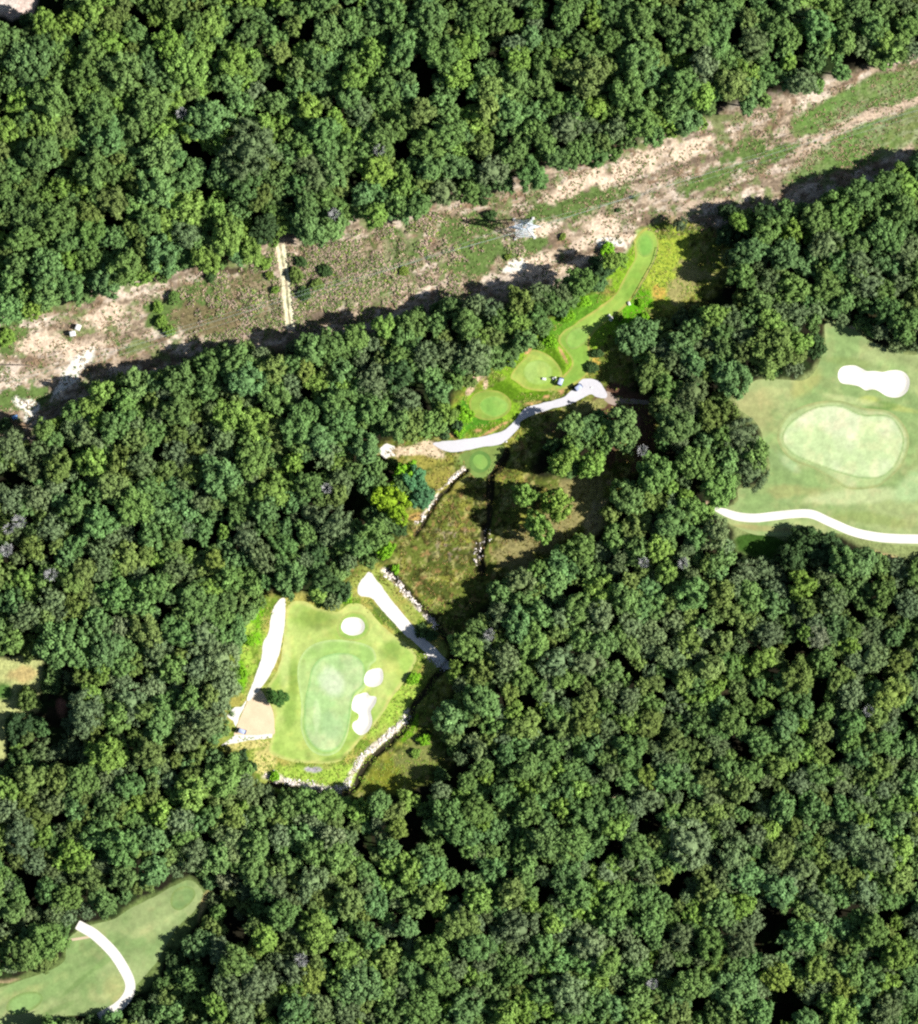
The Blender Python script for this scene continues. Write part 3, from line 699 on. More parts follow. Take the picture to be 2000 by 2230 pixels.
# ------------------------------------------------------------------ trees: hand-read crowns
# tile: (x0, y0, scale) then entries x,y,r,kind in tile display coordinates
TILES = [
((0, 0, .3846), """250 120 70b;520 60 60b;640 110 80o;760 170 60g;980 40 60o;1210 120 70b;1370 60 50g;1400 200 80g;1560 60 60d;160 340 110t;340 270 70g;530 300 80g;700 400 110g;490 420 100g;960 260 80b;1060 380 110b;860 600 100g;1080 510 60o;1320 370 80b;1290 470 70g;1440 530 70y;1520 390 60d;760 460 80g;50 480 50g;120 560 80b;280 560 110g;560 640 110g;250 700 90b;40 730 60b;380 730 60o;600 760 110t;760 720 90g;1170 680 130t;1420 850 150y;900 880 110g;370 890 65Y;230 870 100g;520 960 110g;90 960 80g;640 1140 80o;500 1200 90o;760 1150 70g;880 1060 100g;1060 1180 110b;1040 1030 80g;1220 1190 60b;1380 1070 90t;1490 1100 60o;1560 1060 90g;300 1240 110g;160 1240 90g;60 1130 60g;330 1130 110t;520 1320 80g;380 1370 80t;120 1350 80g;660 1340 60t;850 1250 60g;1060 1330 80y;920 1440 110t;1290 1330 110b;1420 1420 70b;1500 1300 80d;1740 1330 100t;1740 1170 80t;700 1520 100g;520 1480 80g;270 1530 120t;280 1650 100g;100 1490 70g;80 1620 90g;50 1750 70t;180 1780 50b;400 1620 80t;600 1600 100t;820 1600 50b;1160 1470 80b;1780 300 60g;1030 640 30w"""),
((650, 0, .3846), """50 50 60g;170 170 90g;310 110 60g;430 120 70g;540 70 80g;750 90 90g;870 60 50g;1020 60 80g;1000 170 70g;1150 110 70g;1350 60 60g;1520 70 90g;590 280 100t;130 320 90y;420 300 70b;320 440 80b;240 460 80g;60 600 70b;290 560 80t;500 520 100g;520 370 70g;810 310 100g;900 420 100b;950 260 60b;870 520 50g;1090 510 80o;1230 330 70b;1220 250 60y;1320 210 60t;1440 220 60t;1390 330 70g;1240 450 80g;1380 480 80g;1500 320 60b;1440 590 90g;1350 640 70t;1200 650 80t;1080 620 70o;1640 440 110o;1760 230 60g;1680 590 60b;1660 720 80y;1520 720 80y;1760 380 60o;700 640 70o;590 680 90g;850 750 90g;740 820 100g;900 860 60b;340 640 80y;470 770 90g;380 830 90g;150 740 90t;170 850 80t;60 940 90y;110 1020 90y;450 970 80b;600 1050 70b;760 940 80g;880 940 80t;1040 830 80o;1200 900 60g;1100 960 80y;1260 820 80g;1330 1000 80t;1480 900 80t;1580 860 80g;1390 790 70g;370 1100 70t;60 1180 80t;50 1310 90t;240 1060 60o;560 1150 70g;820 1090 70y;960 1090 60g;440 1220 60b;680 1160 60t;460 850 22w;205 1215 30w;
850 1740 60g;790 1740 40t;650 1840 80g;480 1840 60b;730 1840 80g;600 1900 70t;1000 1700 60y;1100 1760 80y;1260 1710 80o;1240 1830 60b;1420 1700 80t;1500 1640 70y;1600 1600 80g;1280 1930 60t;1350 1620 60y;950 1830 80g;1100 1900 60o;330 1900 60g;200 1920 70g;60 1900 70g;1700 1500 60d;1760 1460 50b"""),
((1300, 0, .3846), """80 80 80g;240 130 90g;420 140 90g;600 80 90g;560 200 90g;730 60 60g;460 240 70g;680 250 80t;890 250 90y;1030 150 70g;1090 230 70g;1250 160 90t;1150 60 70y;1300 230 80t;1360 60 60g;1480 50 60g;1580 170 80t;1620 60 70g;1500 260 60y;1700 270 70g;1760 150 60g;1240 330 70t;100 280 80g;60 420 70o;240 340 100g;300 420 80t;170 520 110g;600 380 100y;500 480 90g;590 540 70b;440 620 70g;760 480 90o;880 500 60g;980 420 80t;770 330 60g;1090 350 50b;1170 470 80y;1390 410 50t;260 700 80g;120 720 70y;330 790 60t;510 680 70t;40 640 60b;860 610 50t;
1640 1000 70g;1700 950 50b;1760 1050 50b;1500 1080 70g;1070 1150 60g;960 1180 70d;1380 1200 110g;800 1260 50b;960 1310 80g;860 1420 90t;1060 1440 90t;1240 1240 80g;1300 1380 90y;1470 1480 80y;1200 1500 90t;1480 1380 60g;1580 1180 80g;1720 1180 80g;1640 1330 90t;1760 1430 80y;820 1560 80g;960 1600 90y;1110 1640 100g;1300 1620 90g;1400 1690 80t;1550 1600 80y;1700 1600 80y;1130 1780 80y;920 1700 70g;660 1780 60b;700 1880 60g;560 1860 70g;860 1800 60g;980 1820 60b;1070 1900 70g;1180 1820 70d;1640 1750 90t;1560 1740 70t;1740 1830 80g;720 1300 60d;740 1200 50d;470 1270 42s"""),
((1300, 600, .3846), """230 350 110t;310 550 100o;560 300 90g;470 390 70t;540 480 70t;700 300 60t;840 270 80t;980 240 60t;740 420 70g;820 440 60o;980 420 120o;1060 500 110g;1150 380 60b;1230 400 60d;1220 260 60g;760 570 110t;540 660 110y;450 850 110g;640 800 70o;740 760 70o;820 900 100y;900 1010 80g;870 1110 110y;560 1060 100g;700 1200 100g;330 1130 110g;400 1200 90g;140 870 110g;40 930 70g;180 1250 100g;540 1340 90g;430 1400 90g;330 1370 60d;100 1480 80g;680 1440 80y;560 1480 70t;350 1540 60b;230 1560 70g;700 1600 80g;850 1680 90y;960 1650 80y;1160 1760 80b;1180 1520 110d;1100 1600 90d;1300 1560 100d;1280 1690 110y;1400 1620 90g;1500 1620 80t;1700 1680 80y;1480 1750 80g;1620 1800 80g;1760 1860 80y;540 1800 90t;400 1680 60b;160 1830 90g;330 1830 60g;700 1800 80o;860 1820 80g;1000 1860 80t;1640 170 80t;1700 330 70t;265 1625 30w;490 1630 18w;255 990 28w"""),
((650, 740, .3846), """100 60 80g;40 170 50Y;120 240 70b;230 360 90g;250 180 70t;430 240 80y;420 400 90t;240 470 90t;560 200 80d;620 380 90y;580 120 70g;720 90 80y;850 80 80y;740 190 70g;1000 100 80y;1080 60 60g;800 370 60t;760 480 80g;660 480 80o;560 480 90g;910 430 60b;50 430 70t;120 560 90t;30 580 70g;160 640 80y;380 610 90t;270 600 70g;610 750 60B;690 760 75T;700 890 80T;520 900 100V;560 990 60V;625 1080 50d;200 1050 120y;430 1100 90g;350 1150 90t;490 1190 60B;250 780 80y;60 820 80g;400 790 70t;60 980 80y;40 1090 60g;100 1200 70d;250 1420 60d;150 1370 70d;830 560 36d;900 480 30d;
1640 500 85t;1700 560 70t;1780 470 80g;1490 700 66b;1660 700 72b;1550 650 44b;1280 880 62b;1465 930 80b;1360 1060 76b;1440 520 60d;1500 450 60g;
1600 1180 90g;1650 1250 80g;1500 1290 80t;1350 1290 60g;1700 1430 100b;1440 1370 80g;1260 1370 80y;1290 1470 80g;1150 1430 70g;1130 1560 90y;1240 1620 90t;1000 1640 60g;950 1740 90g;1370 1560 80g;1590 1520 90g;1700 1560 80y;1060 1720 80y;1330 1720 90g;1460 1820 100y;1600 1700 90g;1720 1720 90g;1180 1800 80y;1050 1860 80o;900 1880 60b;1640 1830 80y;1270 1900 70g;705 1650 36d;160 840 25w"""),
((1000, 1250, .2747), """740 780 110y;920 700 60t;830 1200 110o;1200 1190 100y;1350 1380 110t;180 1000 120g;400 930 70Y;80 580 100g;360 560 80g;1050 180 90b;1300 150 110g;1570 180 80g;1120 600 110g;1360 590 80o;1630 650 80y;1550 870 70o;1350 980 80y;1200 780 90g;1690 780 60t;1100 960 60Y;930 830 70g;1500 1190 90o;1480 1600 80Y;780 1560 90b;540 1520 90g;950 1700 90b;360 1430 80t;300 1660 90d;520 1700 80b;1200 1570 80y;1650 1600 110t;60 1650 80g;1700 1320 80o;640 1220 50g;240 480 22w"""),
((1500, 1250, .2747), """1030 500 100P;1270 560 80b;860 820 130o;1060 660 90g;1430 870 60b;1600 960 120Y;1300 960 100y;1160 850 70o;350 1150 110g;600 1070 70b;760 1180 90t;1050 1260 90o;800 980 80t;920 1060 70t;560 1350 90t;1300 1170 110t;120 1200 110g;220 1400 80y;880 1640 100y;500 1560 80g;700 1530 70o;1150 1600 80g;1450 660 110y;650 480 80y;740 540 60Y;180 570 60y;180 740 90o;600 660 80b;460 400 80o;480 150 70y;690 130 80y;960 120 80g;1150 220 100y;1450 200 100y;1700 150 120y;940 270 80o;1700 560 60Y;1350 1450 90t;1660 1200 60t;1520 1330 80t;1660 1470 60o;600 1720 60Y;80 1700 90t;1640 1680 90y;1450 1690 80g;360 540 60g;120 380 70g;400 900 90o;60 900 80g;1425 1080 14w"""),
((1300, 1480, .3846), """520 920 140y;780 1000 100y;1050 720 80t;1220 750 80t;1040 980 80o;980 870 60b;110 840 80b;230 950 80g;100 1250 110g;380 1110 50Y;60 1100 60y;620 1200 70o;820 1270 70b;850 1130 80t;1040 1190 80t;1180 1080 80y;1270 1280 80y;1480 900 100y;1600 1000 100y;1520 1200 90y;1380 1410 70t;1200 1440 100t;1560 1420 90g;480 1460 90y;300 1400 80g;80 1380 80t;560 1320 80b;640 1500 90g;820 1500 90y;740 1400 60y;860 1600 80t;540 1720 90g;780 1750 110t;1020 1680 90Y;1240 1640 60Y;1390 1740 100Y;1380 1880 100b;1560 1700 80t;1700 1560 90b;1640 1880 80y;1700 1780 60y;120 1860 80t;60 1600 90g;460 1900 70o;920 1890 90t;315 1720 30w"""),
((650, 1600, .3846), """60 360 80g;170 410 90g;350 440 80b;460 390 60t;180 600 80P;230 690 80g;80 820 90y;520 640 60t;520 740 60b;380 790 60t;880 480 120t;950 560 80t;1010 430 80g;1100 760 90t;750 770 80t;290 940 90o;440 950 80t;100 1100 110b;290 1240 80b;380 1110 60t;70 1380 85Y;500 1250 80o;620 1090 60t;760 1220 110g;920 1080 90o;1000 1200 100t;1020 930 70b;1250 1080 120y;1380 1210 70t;1440 1070 60b;1320 980 50b;1200 900 80o;1440 200 80t;1280 180 80g;1600 330 100g;1690 470 90t;1580 900 100g;1740 800 70y;1550 620 90g;350 1400 120t;640 1350 90t;800 1380 90g;1050 1390 60g;1220 1330 90g;950 1550 100t;700 1540 100g;280 1580 80y;1530 1460 110y;1660 1200 110y;1380 1450 90t;1180 1580 80b;1400 600 90g;960 300 60g;1300 440 80g;620 370 50b;560 530 60Y;20 1270 44w"""),
((0, 740, .3846), """60 570 70y;180 740 60y;330 720 90o;520 700 80b;560 270 70b;760 220 90g;1020 230 100g;640 500 80g;700 440 60t;860 520 80g;1180 110 80g;1330 140 100g;1400 230 100t;1540 170 90o;1560 330 100g;1290 430 90b;1450 480 90b;1180 280 80g;1000 400 90g;1680 500 90t;1250 780 110t;1420 680 90g;1660 690 60b;1540 860 80b;800 710 80y;640 830 90o;840 850 70g;760 940 100g;900 980 70t;1140 910 60y;1100 760 60o;1350 900 80g;1500 960 80t;1400 1110 90y;1600 1140 90t;1480 1230 80y;560 1030 90t;420 960 90g;180 1180 80o;640 1120 50y;980 1080 60t;730 1230 80o;880 1240 50b;380 1230 60t;480 1300 60o;1220 1270 60Y;1020 1310 100y;410 1370 60o;1640 1340 110t;860 1400 80g;660 1440 100t;450 1500 80o;150 1560 80y;300 1470 80y;1130 1480 110t;360 1720 130t;690 1620 62P;600 1760 110t;830 1640 100o;540 1590 80t;1150 1680 100y;1250 1800 90y;1760 900 80b;50 1720 70g;240 480 60g;420 400 60g;300 560 50g;30 480 36d;110 1030 45w;40 1190 45w;290 1330 42w;50 1070 25w"""),
((0, 1480, .3846), """160 110 62o;110 265 85d;420 370 100y;620 420 110b;490 170 110y;740 110 100y;840 420 90o;1060 330 90y;900 260 80g;1260 560 110g;1230 160 85y;1180 260 70y;170 560 80o;40 610 70b;340 570 80o;470 580 80g;550 620 60y;740 600 70t;950 560 70y;1090 640 80b;780 690 60b;920 760 80b;600 720 80g;110 890 90y;240 900 60b;420 1010 80b;200 1040 60y;560 870 100t;690 950 100t;850 900 90t;520 1120 90o;700 1110 90g;870 1080 80t;1100 990 100y;1310 900 100y;1450 940 90g;1480 780 80g;1140 800 60t;1640 700 90g;1700 900 80t;1290 1130 76P;1440 1080 90g;380 1240 80g;580 1250 80g;80 1320 60g;260 1480 100g;130 1550 100g;1130 1500 90t;1500 1460 70b;1600 1330 100g;1330 1600 80g;1650 1640 110y;1770 1650 60Y;1100 1700 80g;1430 1720 120y;1230 1850 70b;1060 1770 80d;1660 1880 100t;1370 1880 80y;950 1900 80t;800 1870 56d;380 1940 40d;520 1935 40d;940 1540 66d;1360 440 50d;1450 480 34d;1380 520 50g;1710 1590 42w"""),
]
GAPS = [((0, 0, .3846), "340 50 90;700 210 50;1080 830 90;1180 900 70;1660 230 70;1540 640 60;1580 480 50;1270 570 60;650 1250 60;1180 1100 60;880 150 50;400 1700 40;170 30 90;330 110 60"),
        ((650, 0, .3846), "700 400 90;740 520 80;620 820 60;410 600 50;960 370 50;80 180 60;560 880 70;300 1010 60;1240 50 50;1130 300 60;930 540 60;1500 500 60;1420 50 50"),
        ((1300, 0, .3846), "1170 250 60;1500 360 70;760 200 70;330 180 50;720 590 60;1290 400 50;300 500 50;1380 90 50;1010 520 50;700 1640 130;650 1500 80;480 1700 90;560 1400 60"),
        ((1300, 600, .3846), "60 1100 80;400 1010 60;560 1200 60;1090 1660 40;380 130 120;300 200 70;440 560 40;60 650 140;120 740 100;240 720 100;240 1000 60"),
        ((650, 740, .3846), "1420 1180 60;870 1430 60;320 930 110;1560 830 60;1400 640 60;1300 560 130;1200 700 120;1350 920 70;1180 980 120;1480 800 60;1620 800 60;950 1420 110;1050 1350 90;900 1600 90;1180 1300 50;800 1600 70"),
        ((1000, 1250, .2747), "900 470 80;560 1020 100;900 950 90;1300 720 80;1300 1700 90;100 740 60;1400 800 60;100 200 150;60 350 100;850 150 60"),
        ((1500, 1250, .2747), "520 1020 60;570 1180 60;1030 950 100;850 620 90;380 1330 80;1400 1050 60;1200 1400 80;1350 300 60;1680 1550 70;260 460 50;1700 1330 60;1230 730 60"),
        ((1300, 1480, .3846), "120 950 80;300 800 90;1000 1350 120;980 1500 110;1050 1800 100;1100 1870 100;450 1170 80;520 680 60;920 1090 60;600 1800 50;1400 1280 50"),
        ((650, 1600, .3846), "930 740 90;880 900 80;380 620 90;620 600 80;740 1050 80;170 1220 60;100 1460 70;1400 900 70;1760 650 70;580 1360 50;1380 560 50;680 500 70;860 180 60;650 300 150;400 330 60"),
        ((0, 740, .3846), "1120 820 60;680 920 60;1130 1170 80;170 1640 80;950 1540 60;60 760 60;1750 310 70;300 780 40;200 520 60"),
        ((0, 1480, .3846), "180 1190 80;320 130 110;1300 1430 90;980 1560 100;1450 480 40;260 330 60;900 1550 60;960 1440 40")]
LIST = []
for (ox, oy, sc), txt in TILES:
    for e in txt.replace('\n', '').split(';'):
        a, b, c = e.split()
        LIST.append([ox + int(a) * sc, oy + int(b) * sc, int(c[:-1]) * sc, c[-1]])
GAPL = [(1165, 1030, 34), (1205, 1050, 22), (1250, 1050, 22), (50, 1480, 60), (985, 1425, 44), (978, 1365, 36), (935, 1475, 30), (1010, 1330, 20), (890, 1750, 20)]
for (ox, oy, sc), txt in GAPS:
    for e in txt.split(';'):
        a, b, c = map(int, e.split())
        GAPL.append((ox + a * sc, oy + b * sc, c * sc))
# a crown read twice, from two overlapping tiles, is kept once
TREES = []
for t in LIST:
    if all(math.hypot(t[0] - u[0], t[1] - u[1]) > 0.52 * (t[2] + u[2]) * (0.6 if 'w' in (t[3], u[3]) else 1) for u in TREES):
        TREES.append(t)

HUE = {  # leaf albedo
    'b': (0.165, 0.280, 0.048), 'g': (0.122, 0.215, 0.052), 'd': (0.055, 0.105, 0.032), 't': (0.110, 0.208, 0.058), 'o': (0.138, 0.205, 0.048), 'y': (0.136, 0.200, 0.076),
    'V': (0.215, 0.350, 0.020), 'Y': (0.165, 0.235, 0.042), 'P': (0.210, 0.265, 0.125), 'B': (0.170, 0.380, 0.020), 'T': (0.080, 0.200, 0.078), 's': (0.085, 0.120, 0.058), 'w': (0.3, 0.29, 0.3)}
HNAME = {'b': 'bright green', 'g': 'mid green', 'd': 'dark green', 't': 'blue-green', 'o': 'olive green', 'y': 'grey-green', 'Y': 'light olive', 'V': 'bright yellow-green', 'P': 'pale green', 'B': 'vivid green', 'T': 'cool green',
         's': 'dull grey-green', 'w': 'bare bleached grey'}


def ico(sub=1):
    t = (1 + 5 ** 0.5) / 2
    V = [(-1, t, 0), (1, t, 0), (-1, -t, 0), (1, -t, 0), (0, -1, t), (0, 1, t), (0, -1, -t), (0, 1, -t), (t, 0, -1), (t, 0, 1), (-t, 0, -1), (-t, 0, 1)]
    Fc = [(0, 11, 5), (0, 5, 1), (0, 1, 7), (0, 7, 10), (0, 10, 11), (1, 5, 9), (5, 11, 4), (11, 10, 2), (10, 7, 6), (7, 1, 8), (3, 9, 4), (3, 4, 2), (3, 2, 6), (3, 6, 8), (3, 8, 9), (4, 9, 5), (2, 4, 11), (6, 2, 10), (8, 6, 7), (9, 8, 1)]
    V = [np.array(v) / np.linalg.norm(v) for v in V]
    for _ in range(sub - 1):
        cache, nf = {}, []

        def mid(a, b):
            k = (min(a, b), max(a, b))
            if k not in cache:
                m = V[a] + V[b]
                V.append(m / np.linalg.norm(m))
                cache[k] = len(V) - 1
            return cache[k]
        for a, b, c in Fc:
            d, e, f = mid(a, b), mid(b, c), mid(c, a)
            nf += [(a, d, f), (b, e, d), (c, f, e), (d, e, f)]
        Fc = nf
    return np.array(V), np.array(Fc)


ICO1 = ico(1)
ICO2 = ico(2)


def crown_unit(seed, n_clump, n_leaf, leaf, cl_r, fuzzy=False, low=0.15):
    """crown of unit radius centred on its trunk axis; returns verts, quads, tint. z from about -0.7 to 0.8"""
    r = np.random.default_rng(seed)
    # lobed dome: clump centres on an uneven ellipsoid
    ph0 = r.random() * 6.28
    k1, k2 = r.integers(2, 4), r.integers(4, 7)
    cents, rads = [], []
    tries = 0
    while len(cents) < n_clump and tries < 4000:
        tries += 1
        th = r.random() * 2 * math.pi
        cz = 1 - r.random() * (1 - low + 0.55)
        rr = math.sqrt(max(0, 1 - min(1, cz) ** 2)) if cz < 1 else 0
        lob = 1 + 0.13 * math.sin(k1 * th + ph0) + 0.08 * math.sin(k2 * th + 2 * ph0)
        p = np.array([rr * math.cos(th) * lob, rr * math.sin(th) * lob, 0.88 * cz + 0.06 * r.normal()]) * (0.80 + 0.08 * r.normal())
        s_ = cl_r * (0.75 + 0.55 * r.random())
        if all(np.linalg.norm(p - q) > 0.62 * (s_ + t) for q, t in zip(cents, rads)):
            cents.append(p)
            rads.append(s_)
    cents, rads = np.array(cents), np.array(rads)
    m = len(cents)
    tintc = 1 + (0.15 if not fuzzy else 0.10) * r.normal(size=m)
    # leaves on the clumps' outer sides
    w = rads ** 2
    w /= w.sum()
    ci = r.choice(m, n_leaf, p=w)
    d = r.normal(size=(n_leaf, 3))
    d[:, 2] += 0.35
    d /= np.linalg.norm(d, axis=1)[:, None]
    rad = rads[ci] * (0.70 + 0.46 * r.random(n_leaf)) * (1.15 if fuzzy else 1.0)
    P = cents[ci] + d * rad[:, None]
    nrm = d * 0.9 + r.normal(size=(n_leaf, 3)) * (0.55 if not fuzzy else 0.75) + np.array([0, 0, 0.55])
    nrm /= np.linalg.norm(nrm, axis=1)[:, None]
    a = np.cross(nrm, r.normal(size=(n_leaf, 3)))
    a /= np.linalg.norm(a, axis=1)[:, None]
    b = np.cross(nrm, a)
    sz = leaf * (0.6 + 0.8 * r.random(n_leaf))
    asp = 0.55 + 0.35 * r.random(n_leaf)
    if fuzzy:
        sz *= 0.85
        asp *= 0.6
    a *= sz[:, None]
    b *= (sz * asp)[:, None]
    V = np.stack([P - a * 0.5, P + b * 0.5 + nrm * 0.04 * sz[:, None], P + a * 0.5, P - b * 0.5], 1).reshape(-1, 3)
    Q = np.arange(n_leaf * 4).reshape(-1, 4)
    tl = tintc[ci] * (1 + 0.14 * r.normal(size=n_leaf))
    T = np.repeat(np.clip(tl, 0.5, 1.7), 4)
    # leafy clump bodies (bumpy, closed) so the crown is not see-through
    iv, iF = ICO1
    body = []
    for k in range(m):
        bump = 1 + 0.18 * r.normal(size=len(iv))
        body.append(cents[k] + iv * (rads[k] * 0.78 * bump)[:, None])
    BV = np.vstack(body)
    BF = np.vstack([iF + k * len(iv) for k in range(m)]) + len(V)
    BQ = np.column_stack([BF, BF[:, 2]])
    BT = np.repeat(tintc * 0.95, len(iv))
    # heart of the crown
    hv = ICO2[0] * np.array([0.50, 0.50, 0.48]) * (1 + 0.12 * r.normal(size=len(ICO2[0])))[:, None]
    HF = ICO2[1] + len(V) + len(BV)
    T2 = np.full(len(hv), 0.95)
    tris = np.vstack([BF, HF])
    return np.vstack([V, BV, hv]), Q, tris, np.concatenate([T, BT, T2])


def split_tris(tris):
    return tris


def crown_mesh(name, unit, mat):
    V, Q, T3, tint = unit
    me = bpy.data.meshes.new(name)
    me.vertices.add(len(V))
    me.vertices.foreach_set('co', np.ascontiguousarray(V, np.float32).ravel())
    li = np.concatenate([Q.ravel(), T3.ravel()]).astype(np.int32)
    me.loops.add(len(li))
    me.loops.foreach_set('vertex_index', li)
    ls = np.concatenate([np.arange(len(Q)) * 4, len(Q) * 4 + np.arange(len(T3)) * 3]).astype(np.int32)
    me.polygons.add(len(ls))
    me.polygons.foreach_set('loop_start', ls)
    at = me.attributes.new('tint', 'FLOAT_COLOR', 'POINT')
    c4 = np.ones((len(V), 4), np.float32)
    c4[:, :3] = tint[:, None] if tint.ndim == 1 else tint
    at.data.foreach_set('color', c4.ravel())
    me.materials.append(mat)
    me.update(calc_edges=True)
    me.validate()
    return me


def tube(path, radii, sides=6):
    path = np.asarray(path, float)
    V, Fq = [], []
    for i, p in enumerate(path):
        t = path[min(i + 1, len(path) - 1)] - path[max(i - 1, 0)]
        t /= np.linalg.norm(t)
        u = np.cross(t, (0.3, 1, 0.1)); u /= np.linalg.norm(u)
        v = np.cross(t, u)
        for k in range(sides):
            a = 2 * math.pi * k / sides
            V.append(p + radii[i] * (math.cos(a) * u + math.sin(a) * v))
    for i in range(len(path) - 1):
        for k in range(sides):
            k2 = (k + 1) % sides
            Fq.append((i * sides + k, i * sides + k2, (i + 1) * sides + k2, (i + 1) * sides + k))
    return np.array(V), np.array(Fq)


def join(parts):
    V, Fq, o = [], [], 0
    for v, f in parts:
        V.append(v); Fq.append(f + o); o += len(v)
    return np.vstack(V), np.vstack(Fq)


def trunk_unit(seed):
    """trunk from the ground (z=0) to inside a crown centred at z=1; horizontal unit = crown radius. limbs included"""
    r = np.random.default_rng(seed)
    parts = [tube([(0, 0, -0.05), (0.02, 0.01, 0.3), (-0.02, 0.02, 0.7), (0.03, 0, 1.15)], [0.085, 0.06, 0.05, 0.02], 7)]
    for k in range(5):
        a = k * 1.256 + r.random()
        z0 = 0.5 + 0.25 * r.random()
        e = np.array([math.cos(a) * 0.6, math.sin(a) * 0.6, z0 + 0.35 + 0.2 * r.random()])
        s0 = np.array([0, 0, z0])
        parts.append(tube([s0, (s0 + e) / 2 + (0, 0, 0.05), e], [0.035, 0.025, 0.01], 5))
    return join(parts)


UNITS = {}
for k in range(7):
    UNITS['big', k] = crown_unit(100 + k, 46, 2600, 0.115, 0.20)
for k in range(4):
    UNITS['fuzzy', k] = crown_unit(200 + k, 60, 2800, 0.10, 0.15, True)
for k in range(7):
    UNITS['mid', k] = crown_unit(300 + k, 26, 1100, 0.16, 0.26)
for k in range(3):
    UNITS['midfuzzy', k] = crown_unit(350 + k, 34, 1100, 0.15, 0.20, True)
MESHES = {k: crown_mesh('crown', u, M_LEAF) for k, u in UNITS.items() if k[0] in ('big', 'fuzzy')}
TRUNKS = []
for k in range(3):
    v, f = trunk_unit(400 + k)
    TRUNKS.append(mesh_np('trunk', v, f, None, M_BARK, True))


def bare_unit(seed):
    r = np.random.default_rng(seed)
    parts = [tube([(0, 0, 0), (0.02, 0, 0.5), (0, 0.03, 0.8)], [0.07, 0.05, 0.035], 6)]
    for k in range(26):
        a = r.random() * 6.28
        L = 0.6 + 0.5 * r.random()
        z0 = 0.6 + 0.2 * r.random()
        p0 = np.array([0.02 * math.cos(a), 0.02 * math.sin(a), z0])
        p1 = np.array([0.45 * L * math.cos(a), 0.45 * L * math.sin(a), z0 + 0.2 + 0.1 * r.random()])
        p2 = np.array([L * math.cos(a + 0.25), L * math.sin(a + 0.25), z0 + 0.25 + 0.25 * r.random()])
        parts.append(tube([p0, p1, p2], [0.05, 0.036, 0.016], 5))
        for q in range(3):
            b = a + r.normal() * 0.8
            e = p1 + 0.45 * np.array([math.cos(b), math.sin(b), 0.3 + 0.3 * r.random()])
            parts.append(tube([p1, (p1 + e) / 2 + (0, 0, .03), e], [0.028, 0.02, 0.01], 4))
    return join(parts)


BARE = []
for k in range(3):
    v, f = bare_unit(500 + k)
    BARE.append(mesh_np('bare_limbs', v, f, None, M_DEADWOOD, True))

# crowns read a little over a clearing's rim are eased back to the rim
for t in TREES:
    if t[3] in 'ws' or any(math.hypot(t[0] - a, t[1] - b) < 30 for a, b in [(1223, 1009), (1288, 1009), (1246, 994), (1142, 1078), (1213, 1098), (1173, 1148), (61, 1522), (42, 1582), (1388, 735), (1419, 811), (1280, 932), (1300, 955), (1335, 921)]):
        continue
    w_ = W((t[0], t[1]))
    for P in OPENS_W:
        q = np.array([w_, w_ + (0.2, 0), w_ + (0, 0.2)])
        d = sdf_poly(q[:, 0], q[:, 1], P)
        want = 0.80 * t[2] * S
        if -0.6 * t[2] * S < d[0] < want:
            g_ = np.array([d[1] - d[0], d[2] - d[0]]) / 0.2
            g_ /= (np.linalg.norm(g_) + 1e-6)
            st = (want - d[0])
            t[0] += g_[0] * st / S
            t[1] -= g_[1] * st / S
            break

# pick who stands alone and who joins the closed forest mass
LANDMARKS = [('the power-line tower', 1145, 495), ('the double wheel track', 618, 620), ('the pair of white boxes', 166, 713), ('the white gravel under the corridor', 55, 890),
             ('the long bean-shaped bunker', 1905, 830), ('the palest green', 1840, 965), ('the dark grass patch', 1665, 1195), ('the right cart path\'s start', 1560, 1108),
             ('the uppermost tee pad', 1408, 535), ('the golf cart', 1257, 844), ('the benches', 1170, 810), ('the smallest round tee', 1045, 1005), ('the gravel path\'s white end', 842, 980),
             ('the rocky ditch of the meadow', 1052, 1200), ('the meadow trees', 1170, 1100), ('the twin bunkers', 800, 1530), ('the round bunker', 769, 1364),
             ('the orange dirt patch', 560, 1570), ('the wedge-shaped white path', 595, 1400), ('the rocky rim', 660, 1705), ('the small forest glade', 890, 1660),
             ('the curved white path', 265, 2100), ('the lowest tee', 405, 1955), ('the grassy gap on the left border', 45, 1480), ('the top left pavement', 20, 10),
             ('the sunny earth spots', 455, 378), ('the black forest hollow', 1010, 1885), ('the bottom right corner', 2000, 2230), ('the top right corner', 2000, 0), ('the middle of the top border', 1000, 0),
             ('the middle of the bottom border', 1000, 2230), ('the lower right border', 2000, 1700), ('the left border\'s middle', 0, 1150), ('the yellow-green meadow-edge tree', 850, 1085), ('the upper left border', 0, 400)]


def direction(dx, dy):
    a = math.degrees(math.atan2(-dy, dx)) % 360
    return ['to the right of', 'up and right from', 'above', 'up and left from', 'to the left of', 'down and left from', 'below', 'down and right from'][int((a + 22.5) // 45) % 8]


alive = [t for t in TREES if t[3] != 'w' and t[3] != 's']
special = {id(t) for t in alive if t[3] in 'BTYPV'} | {id(t) for t in alive for c in [(1223, 1008), (1288, 1009), (1142, 1078), (1213, 1098), (1173, 1148), (1388, 735), (1419, 811)] if math.hypot(t[0] - c[0], t[1] - c[1]) < 26}
inframe = [t for t in alive if -5 < t[0] < 2005 and -5 < t[1] < 2235]
inframe.sort(key=lambda t: (id(t) not in special, -t[2]))
SOLO = inframe[:296]
solo_ids = {id(t) for t in SOLO}
REST = [t for t in alive if id(t) not in solo_ids]


